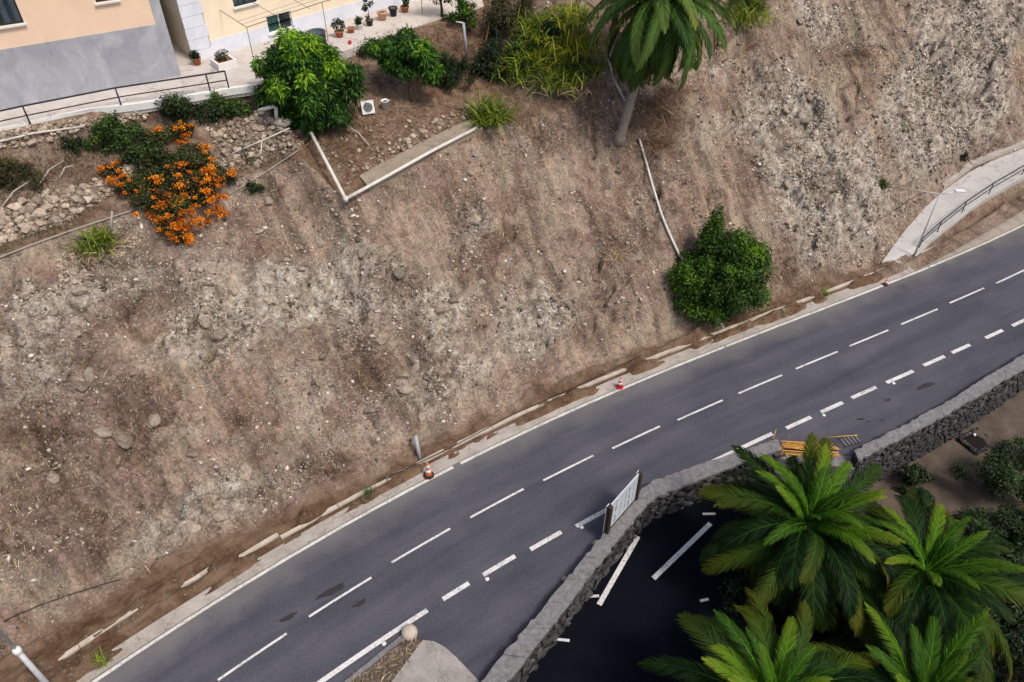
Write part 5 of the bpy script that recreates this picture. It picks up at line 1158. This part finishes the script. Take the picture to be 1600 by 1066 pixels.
def stub(p, top, r, label):
    b = on(*p); q = atY(top[0], top[1], b.y + .45); pipe('drain_stub', [b - (q - b) * .1, q], r, 'greypipe', label)
stub((656, 716), (649, 681), .11, 'grey metal pipe standing at the foot of the slope beside the cone'); stub((1129, 512), (1118, 492), .1, 'grey drain pipe below the slope tree')
pp = on(730, 93); P0 = empty('pipe_post', pp, 'white upright post with a short arm in the garden', 'post')
MB().tube([pp, atY(724, 36, pp.y + .05)], .085, 8).build('upright', M['greypipe'], P0, True)
tq = atY(724, 36, pp.y + .05); MB().tube([tq, tq + Vector((-.45, .05, .05))], .05, 8).build('arm', M['pvc'], P0, True)
q0 = on(757, 75); pipe('cane_pole', [q0, atY(766, 30, q0.y + .6)], .035, 'cane', 'thin leaning yellow cane behind the dark shrub', 'pole')
q0 = on(777, 60); pipe('bent_pipe', [q0, atY(775, 45, q0.y), atY(772, 30, q0.y + .2)], .06, 'greypipe', 'short bent grey pipe among the top shrubs')
q1 = on(766, 52); pipe('bent_pipe', [q1 + Vector((0, 0, .3)), on(798, 58) + Vector((0, 0, .35))], .05, 'greypipe', 'grey pipe lying crosswise by the yellow blades')
lr = [on(x, y) + Vector((0, 0, .55)) for x, y in ((0, 240), (60, 226), (135, 214))]; pipe('terrace_rail', lr, .045, 'pvc', 'low pale rail along the upper left terrace', 'rail')
tr_ = [on(366, 252) + Vector((0, 0, .45)), on(412, 232) + Vector((0, 0, .45)), on(455, 210) + Vector((0, 0, .35))]
TR = empty('terrace_rail', on(366, 250), 'thin pale rail with a dark stake above the stone bank', 'rail'); MB().tube(tr_, .035, 6).build('bar', M['pvc'], TR, True)
MB().tube([on(388, 258), atY(378, 229, on(388, 258).y + .2)], .035, 6).build('stake', M['dark_metal'], TR, True); MB().tube([on(407, 250), on(412, 232) + Vector((0, 0, .45))], .03, 6).build('brace', M['pvc'], TR, True)
cable('lip_wire', [(0, 410), (60, 386), (118, 365), (172, 347), (210, 334)], .03, M['wire'], 'pale wire along the terrace lip at the left edge', 'wire', .22)
cable('lip_wire', [(335, 322), (380, 297), (425, 268), (470, 238)], .025, M['wire'], 'pale wire along the lip below the stone bank', 'wire', .18)
pl = on(172, 372); pipe('dry_stick', [pl, atY(175, 330, pl.y + .2)], .045, 'wire', 'upright pale stick behind the spiky plant on the lip', 'stick')
br = [lifted((515, 198), .25), lifted((540, 205), .45), lifted((562, 218), .35), lifted((578, 232), .15)]; pipe('branch', br, .04, 'wire', 'bare curved branch lying in the brown garden bed', 'branch')
for i, (a, b) in enumerate([((60, 300), (105, 262)), ((95, 285), (118, 270)), ((0, 338), (55, 292))]): pipe('branch', [lifted(a, .2), lifted(((a[0] + b[0]) / 2, (a[1] + b[1]) / 2 - 3), .45), lifted(b, .4)], .035, 'wire', ['bare branch on the dry terrace above the rubble wall', 'short bare twig beside the terrace branch', 'long bare stick at the left edge above the rubble wall'][i], 'branch')
st = on(960, 400); E = empty('dry_stalks', st, 'bundle of dry straw stalks lying down the slope left of the hose', 'straw'); blades('stalks', E, st, 70, 1.6, .03, M['drystraw'], (1.2, 1.8), 90, .35, .4)
for i, (p, lab) in enumerate([((742, 245), 'blue plastic scrap on the slope under the pipe end'), ((797, 406), 'blue plastic scrap in the middle of the slope')]):
    V, Fc = ROCKS1[i]; q0 = on(*p); tag(MB().add([tuple(q0 + Vector(v) * .13 + Vector((0, 0, .05))) for v in V], [tuple(f) for f in Fc]).build('plastic_scrap', M['blue'], None, True), lab, 'litter')

# ------------------------------------------------------------------ pots, box, bucket
def pot(name, label, base, r, h, mat, plant=None, ph=.5, group='pots along the cream house', sd_=0):
    E = empty(name, base, label, 'flower pot', group)
    MB().lathe(base, [(r * .68, 0), (r * .95, h * .82), (r * 1.08, h * .83), (r * 1.08, h), (r * .9, h), (r * .86, h * .86), (.02, h * .85)], 16).build('pot', M[mat], E, True)
    MB().lathe(base + Vector((0, 0, h * .85)), [(r * .85, 0), (r * .8, .02)], 12).build('soil', M['bark'], E)
    if plant:
        c = base + Vector((0, 0, h + ph * .6)); MB().tube([base + Vector((0, 0, h * .85)), c], [.03, .015], 6).build('stem', M['bark'], E)
        foliage('plant', E, M[plant], ell_clumps(c, (r * 1.2, r * 1.2, ph * .6), 8, r * .55, (0, .7), .2, sd_), 420, .13, .06)
    return E
PT = [((531, 58), .27, .38, 'terra', 'darkbush', .65, 'terracotta pot with a dark bush nearest the garden tree'), ((549, 51), .24, .30, 'terra', None, 0, 'small empty terracotta pot second from the tree'), ((562, 46), .2, .34, 'white', 'darkbush', .3, 'small white pot with a sprig by the cream house'), ((578, 40), .24, .36, 'blackpot', 'darkbush', 1.4, 'dark pot with a tall thin plant by the house base'), ((598, 31), .32, .52, 'peachpot', None, 0, 'big peach ceramic pot by the house base'), ((615, 25), .28, .55, 'blackpot', None, 0, 'tall black pot between the peach and brown pots'), ((633, 19), .28, .38, 'terra', 'bush', .7, 'brown pot with a plant nearest the top edge')]
for i, (p, r, h, mt, pl_, ph, lab) in enumerate(PT): pot('flower_pot', lab, at(*p, ZW), r, h, mt, pl_, ph, sd_=i)
pot('flower_pot', 'terracotta pot with a sprig at the quoined house corner', at(309, 101, ZW), .25, .4, 'terra', 'darkbush', .3, sd_=21)
pc_ = at(351, 103, ZW); PL = empty('planter', pc_, 'square white planter with a terracotta pot inside', 'planter'); PL['group'] = 'pots along the cream house'; del PL['group']
A = axm(u2, s2); pm = MB()
for dx, dy, sx, sy in ((-.5, 0, .12, 1.12), (.5, 0, .12, 1.12), (0, -.5, .88, .12), (0, .5, .88, .12)): pm.box(pc_ + A @ Vector((dx, dy, .2)), (sx, sy, .4), ax=A)
pm.build('box', M['white'], PL); MB().lathe(pc_, [(.25, 0), (.36, .3), (.36, .34), (.3, .34), (.28, .28), (.02, .27)], 14).build('inner_pot', M['terra'], PL, True)
foliage('plant', PL, M['olive'], ell_clumps(pc_ + Vector((0, 0, .6)), (.35, .35, .3), 8, .18, (0, .6)), 380, .14, .05)
bl = at(547, 69, ZW); tag(MB().lathe(bl, [(.03, 0), (.1, .05), (.12, .12), (.1, .19), (.03, .24)], 12).build('ball', M['red'], None, True), 'small red ball on the pale path', 'ball')
ch = at(497, 70, ZW); CHE = empty('water_tank', ch, 'dark blue grey tub beside the house behind the tree', 'tub'); MB().lathe(ch, [(.5, 0), (.55, .75), (.58, .78), (.5, .8), (.48, .7), (.02, .68)], 18).build('tub', M['curtain'], CHE, True)
wb_ = at(668, 0, ZW); 
bx = on(575, 178); BA = Matrix.Rotation(.35, 3, 'Z') @ Matrix.Rotation(-.35, 3, 'X'); BE = empty('fan_unit', bx, 'white square box with a round grey fan on the garden edge', 'fan unit')
bc = bx + Vector((0, .1, .35)); MB().box(bc, (.72, .32, .72), ax=BA).build('casing', M['white'], BE)
fn = MB(); nn = BA @ Vector((0, -1, 0))
for r_ in (.08, .16, .24): fn.tube([bc + nn * .18 + BA @ Vector((math.cos(a) * r_, 0, math.sin(a) * r_)) for a in np.linspace(0, 2 * math.pi, 17)], .018, 5)
fn.build('grille', M['greypipe'], BE); fm = MB(); fm.tube([bc + nn * .155, bc + nn * .172], .27, 18); fm.build('fan_disc', M['dark_metal'], BE)
bu = on(603, 172); BU = empty('bucket', bu, 'white plastic bucket beside the white fan box', 'bucket'); MB().lathe(bu - Vector((0, 0, .05)), [(.17, 0), (.22, .6), (.24, .6), (.24, .64), (.2, .64), (.16, .1)], 16).build('body', M['white'], BU, True)
MB().lathe(bu + Vector((0, 0, .5)), [(.19, 0), (.18, .01)], 12).build('contents', M['mortar'], BU); MB().tube([bu + Vector((math.cos(a) * .235, .02 - .1 * math.sin(a), .56 - .14 * math.sin(a))) for a in np.linspace(0, math.pi, 9)], .01, 5).build('handle', M['wire'], BU)

# ------------------------------------------------------------------ roadside things
def cone(px, py, h, mat, label, tilt=0):
    s_, d_ = sd1(at(px, py, 0.02)); b = at(px, py, .02); r = h * .2; E = empty('traffic_cone', b, label, 'traffic cone', 'cones along the gutter')
    MB().prism([b + Vector((math.cos(a + .3) * r * 1.45, math.sin(a + .3) * r * 1.45, 0)) for a in np.linspace(0, 2 * math.pi, 9)[:-1]], .02, .07).build('base', M[mat] if mat == 'redc' else M['blackpot'], E)
    rr = lambda t: r * (1 - .82 * t); Z = lambda t: .05 + t * (h - .05)
    MB().lathe(b, [(rr(0), Z(0)), (rr(.3), Z(.3)), (rr(.55), Z(.55)), (rr(.8), Z(.8)), (rr(1), Z(1)), (rr(1) * .6, Z(1))], 16).build('body', M[mat], E, True)
    for t0, t1 in ((.28, .48), (.62, .8)): MB().lathe(b, [(rr(t0) + .006, Z(t0)), (rr(t1) + .006, Z(t1))], 16).build('reflective_band', M['white'], E, True)
cone(670, 743, 1.0, 'orange', 'orange and white cone beside the grey pipe'); cone(968, 605, .8, 'redc', 'red and white cone on the gutter below the mid slope'); cone(1383, 445, .62, 'orange', 'small faded cone at the foot of the concrete ramp')
# sign board on the wall
sa = at(946, 838, .35); sb = at(990, 787, .35); ut = (sb - sa); ut.z = 0; Ls = ut.length; ut.normalize(); sgx = axm(ut, 1); nrm = sgx.col[1]; nrm = nrm if nrm.y < 0 else -nrm
ztop = 2.2
# height of the board from the top corner in the picture
cand = np.linspace(.8, 4.5, 200); 
def pyof(P):
    v = Vector(P) - Vector((0, 0, CAM_H)); f = v.y * CP - v.z * SP; return 533 - FPX * (v.y * SP + v.z * CP) / f
ztop = float(cand[np.argmin([abs(pyof((sb.x, sb.y, z)) - 738) for z in cand])]); zbot = float(cand[np.argmin([abs(pyof((sb.x, sb.y, z)) - 783) for z in cand])])
SE = empty('sign_board', sa, 'white printed notice board on dark posts above the bent stone wall', 'sign')
for P, q_ in ((sa, -1), (sb, 1)):
    MB().box(Vector((P.x, P.y, (ztop - .06) / 2)) + ut * q_ * .02 + nrm * .04, (.2, .22, ztop - .06), ax=sgx).build('post', M['wood'], SE)
    MB().box(Vector((P.x, P.y, (ztop - .06) / 2)) + ut * q_ * .02 - nrm * .085, (.215, .03, ztop - .05), ax=sgx).build('post_face', M['white'], SE)
mc = (sa + sb) / 2; bd = MB().box(Vector((mc.x, mc.y, (ztop + zbot) / 2)) + nrm * .03, (Ls - .17, .05, ztop - zbot), ax=sgx).build('board', M['board'], SE)
ink = MB(); g = random.Random(5); W_, H_ = Ls - .2, ztop - zbot
for cx, wid in ((-.30, .16), (-.10, .07), (.06, .07), (.20, .16), (.36, .07)):
    z = zbot + H_ * .1
    while z < zbot + H_ * .88:
        hh = g.uniform(.05, .13)
        if g.random() > .18: ink.box(Vector((mc.x, mc.y, z + hh / 2)) + ut * (cx * W_ + g.uniform(-.03, .03)) + nrm * .057, (wid * g.uniform(.5, 1.1), .003, hh * .7), ax=sgx)
        z += hh * 1.1
ink.build('print', M['ink'], bd)
MB().box(Vector((mc.x, mc.y, zbot + .02)) + nrm * .075, (Ls - .18, .04, .05), ax=sgx).build('lower_rail', M['wood'], SE)
# stones by the wall on the road
for i, (p, lab) in enumerate([((931, 848), 'pinkish stone on the road by the wall below the sign'), ((884, 905), 'small pink stone on the road by the lower wall')]):
    o = link('rock', stone_me['slope'][i], None); o.location = at(*p, .08); o.scale = (.2, .15, .15); tag(o, lab, 'rock')
# cane bundle
ca, cb = at(1228, 699, .2), at(1302, 704, .2); CB = empty('cane_bundle', (ca + cb) / 2 - Vector((0, 0, .3)), 'bundle of long orange yellow canes behind the tall palm', 'cane bundle'); g = random.Random(9)
t = (cb - ca).normalized(); nn = Vector((-t.y, t.x, 0))
for k in range(34):
    o_ = nn * g.uniform(-.42, .42) + Vector((0, 0, g.uniform(-.15, .3))); a = ca + o_ + t * g.uniform(-.5, .3); b = cb + o_ * .9 + t * g.uniform(-.3, .3) + nn * g.uniform(-.12, .12); MB().tube([a, a.lerp(b, .5) + Vector((0, 0, g.uniform(-.04, .05))), b], .028, 5).build('cane', M['cane'], CB)
for k in range(14):
    a = ca + Vector((g.uniform(-.6, .3), g.uniform(-.5, .5), g.uniform(-.25, .5))); MB().tube([a, a + Vector((g.uniform(-.5, .2), g.uniform(-.4, .4), g.uniform(-.4, .4)))], .022, 5).build('stalk', M['cane'], CB)
lo_ = at(1285, 684, .7); pipe('cane_pole', [lo_, at(1340, 680, 1.0)], .025, 'cane', 'single thin cane sticking out to the right of the bundle', 'pole')
# plank floor of the wall gap under the canes
gp = [wai[-1], wbi[0] + Vector((.1, .2, 0)), wbo[0], wao[-1]]; tag(MB().prism([Vector((p.x, p.y, 0)) for p in gp], -6, .03).build('gap_sill', M['cap']), 'grey concrete sill in the gap between the two stone walls', 'sill')
ld = empty('ladder', at(1332, 694, .1), 'small dark wooden ladder lying by the end of the straight wall', 'ladder')
a, b = at(1316, 692, .12), at(1342, 684, .12); tt = (b - a).normalized(); nn = Vector((-tt.y, tt.x, 0)) * -.28
for o_ in (nn * -1, nn): MB().tube([a + o_, b + o_], .025, 5).build('rail', M['wood'], ld)
for k in range(5): p = a.lerp(b, (k + .5) / 5); MB().tube([p - nn, p + nn], .02, 5).build('rung', M['wire'], ld)
# kerb island at the bottom
isl = [at(*p, .05) for p in ((545, 1075), (632, 998), (650, 998), (661, 1001), (678, 1002), (712, 1027), (750, 1066), (780, 1120), (560, 1120))]
IE = empty('traffic_island', isl[0], 'small kerbed island with soil and concrete at the bottom edge', 'island')
MB().prism([at(*p, .1) for p in ((661, 1001), (678, 1003), (695, 1012), (712, 1027), (748, 1065), (790, 1115), (575, 1115), (612, 1066))], -.02, .16).build('concrete_top', M['island'], IE)
sp = [at(*p, .08) for p in ((548, 1068), (633, 996), (648, 997), (660, 1003), (611, 1066), (573, 1115), (500, 1115))]; MB().prism(sp, -.02, .1).build('soil', M['lowsoil'], IE)
k1 = [at(*p, .15) for p in ((485, 1112), (537, 1066), (628, 992), (633, 997), (545, 1068), (495, 1115))]; MB().prism(k1, -.02, .17).build('kerb', M['cap'], IE)
es = at(640, 990, .1); MB().lathe(es, [(.33, -.1), (.36, .1), (.3, .28), (.15, .38), (.04, .4)], 16).build('white_end_stone', M['kerb'], IE, True)
gs_ = [at(nr.uniform(560, 640), 0, 0)] if False else []
pts = []
while len(pts) < 300:
    x, y = rnd.uniform(545, 655), rnd.uniform(998, 1080)
    if in_poly(x, y, [(548, 1068), (633, 998), (648, 999), (658, 1003), (611, 1066), (573, 1115), (520, 1100)]): pts.append(at(x, y, .11))
P = np.array([tuple(p) for p in pts]); tag(scatter('straw', STRAW, P, nr.uniform(.15, .5, len(P)), frames(np.stack([nr.normal(size=len(P)) * .5, nr.normal(size=len(P)) * .5, np.ones(len(P))], 1)), M['drystraw'], IE, False, nr.random(len(P))), kind='stuff'); tag(scatter('pebbles', ROCKS1, P[:160], nr.uniform(.03, .1, 160), rotm(160), M['stone_slope'], IE), kind='stuff')
yb = at(528, 1092, 0); YB = empty('barrier', yb, 'yellow tubular barrier at the bottom edge beside the kerb', 'barrier')
uy = Vector((.72, .69, 0)); 
for o_ in (0, .35):
    q0 = yb + Vector((.5, -.5, 0)) * o_; MB().tube([q0 - uy * .25, q0 - uy * .25 + Vector((0, 0, .85)), q0 + uy * .25 + Vector((0, 0, .85)), q0 + uy * .25], .03, 8).build('frame', M['yellow'], YB, True)
MB().tube([yb - uy * .25 + Vector((0, 0, .6)), yb + uy * .25 + Vector((0, 0, .6))], .02, 8).build('cross_bar', M['yellow'], YB, True)
# lamp posts
lb = at(27, 1017, 4.6); lbz = float(max(0, Txy(lb.x, lb.y)[0])); LPE = empty('street_lamp', Vector((lb.x, lb.y, lbz)), 'white street lamp post crossing the bottom left corner', 'street lamp')
MB().tube([(lb.x, lb.y, lbz - .3), (lb.x, lb.y, 4.6)], [.12, .095], 12).build('post', M['galv'], LPE, True)
MB().lathe((lb.x, lb.y, 4.45), [(.1, 0), (.15, .05), (.15, .25), (.07, .34)], 14).build('collar', M['white'], LPE, True)
MB().tube([(lb.x, lb.y, 4.7), (lb.x, lb.y, 8.6), (lb.x + .3, lb.y - .25, 9.1), (lb.x + 1.0, lb.y - .8, 9.3)], .055, 10).build('upper_post', M['galv'], LPE, True)
MB().box((lb.x + 1.25, lb.y - 1.0, 9.32), (.7, .28, .14), rz=-.7).build('lamp_head', M['white'], LPE)
l2 = at(1428, 400, .15); tp = Vector((l2.x + .05, l2.y + .05, 5.6)); tpx = [z for z in np.linspace(3, 8, 300) if pyof((l2.x, l2.y, z)) <= 304][0]
LE2 = empty('street_lamp', l2, 'thin pale street lamp standing at the foot of the concrete ramp', 'street lamp')
MB().tube([l2, (l2.x, l2.y, tpx)], [.06, .04], 8).build('post', M['galv'], LE2, True)
hd = at(1500, 299, tpx + .15); MB().tube([(l2.x, l2.y, tpx), hd], .028, 8).build('arm', M['galv'], LE2, True); MB().box(hd, (.6, .26, .13), rz=-.1).build('lamp_head', M['white'], LE2)
cb_ = on(1385, 296) + Vector((0, 0, .2)); pipe('stay_cable', [cb_, Vector((l2.x, l2.y, tpx))], .05, 'pvc', 'thin pale stay cable from the right lamp post to the slope', 'cable')
# pit in the lower yard and stones
pc_ = lown(1526, 690); PE = empty('stone_pit', pc_, 'dark brown square pit edged with stones beside the straight wall', 'pit'); rot = Matrix.Rotation(.5, 3, 'Z'); mb = MB()
for k in range(26):
    a = k / 26 * 4; sd_ = int(a); f = a - sd_; cs = [(-.75, -.6), (.75, -.6), (.75, .6), (-.75, .6)]; x = cs[sd_][0] + (cs[(sd_ + 1) % 4][0] - cs[sd_][0]) * f; y = cs[sd_][1] + (cs[(sd_ + 1) % 4][1] - cs[sd_][1]) * f
    o = link('edge_stone', stone_me['slope'][k % 6] if k % 4 == 0 else stone_me['pale'][k % 6], PE); me = o.data; o.matrix_parent_inverse = Matrix.Translation(-pc_); o.location = pc_ + rot @ Vector((x, y, .05)); o.scale = (.17, .14, .17); o.rotation_euler = (k, k * 2, k)
    o.data = bpy.data.meshes.get('dark_edge_stone') or (lambda mm: (setattr(mm, 'name', 'dark_edge_stone'), mm.materials.clear(), mm.materials.append(M['stone_dark']), mm)[-1])(me.copy())
MB().box(pc_ + Vector((0, 0, .06)), (1.4, 1.1, .05), rz=.5).build('dark_cover', simple('wet_brown', (.016, .011, .008), (.01, .007, .005), 3, .35, .3), PE)
wl = MB().lathe(pc_ + Vector((-.05, .35, .1)), [(.06, 0), (.1, .06), (.08, .14), (.02, .17)], 10).build('white_float', M['white'], None, True); tag(wl, 'small white object lying on the dark pit', 'litter')
for i, p in enumerate([(1190, 985), (1198, 988), (1235, 985), (1243, 960), (1245, 945), (1238, 978), (1320, 1018)]):
    q0 = lown(*p); o = link('white_stone', stone_me['pale'][i % 6], None); o.data = bpy.data.meshes.get('white_stone') or (lambda mm: (setattr(mm, 'name', 'white_stone'), mm.materials.clear(), mm.materials.append(M['white']), mm)[-1])(stone_me['pale'][0].copy()); o.location = q0 + Vector((0, 0, .1)); o.scale = (.2, .16, .16); o.rotation_euler = (i, i * 2, i); tag(o, 'small whitewashed stone edging the bed beneath the palms', 'stone', 'whitewashed edging stones under the palms')
bpy.context.view_layer.update()
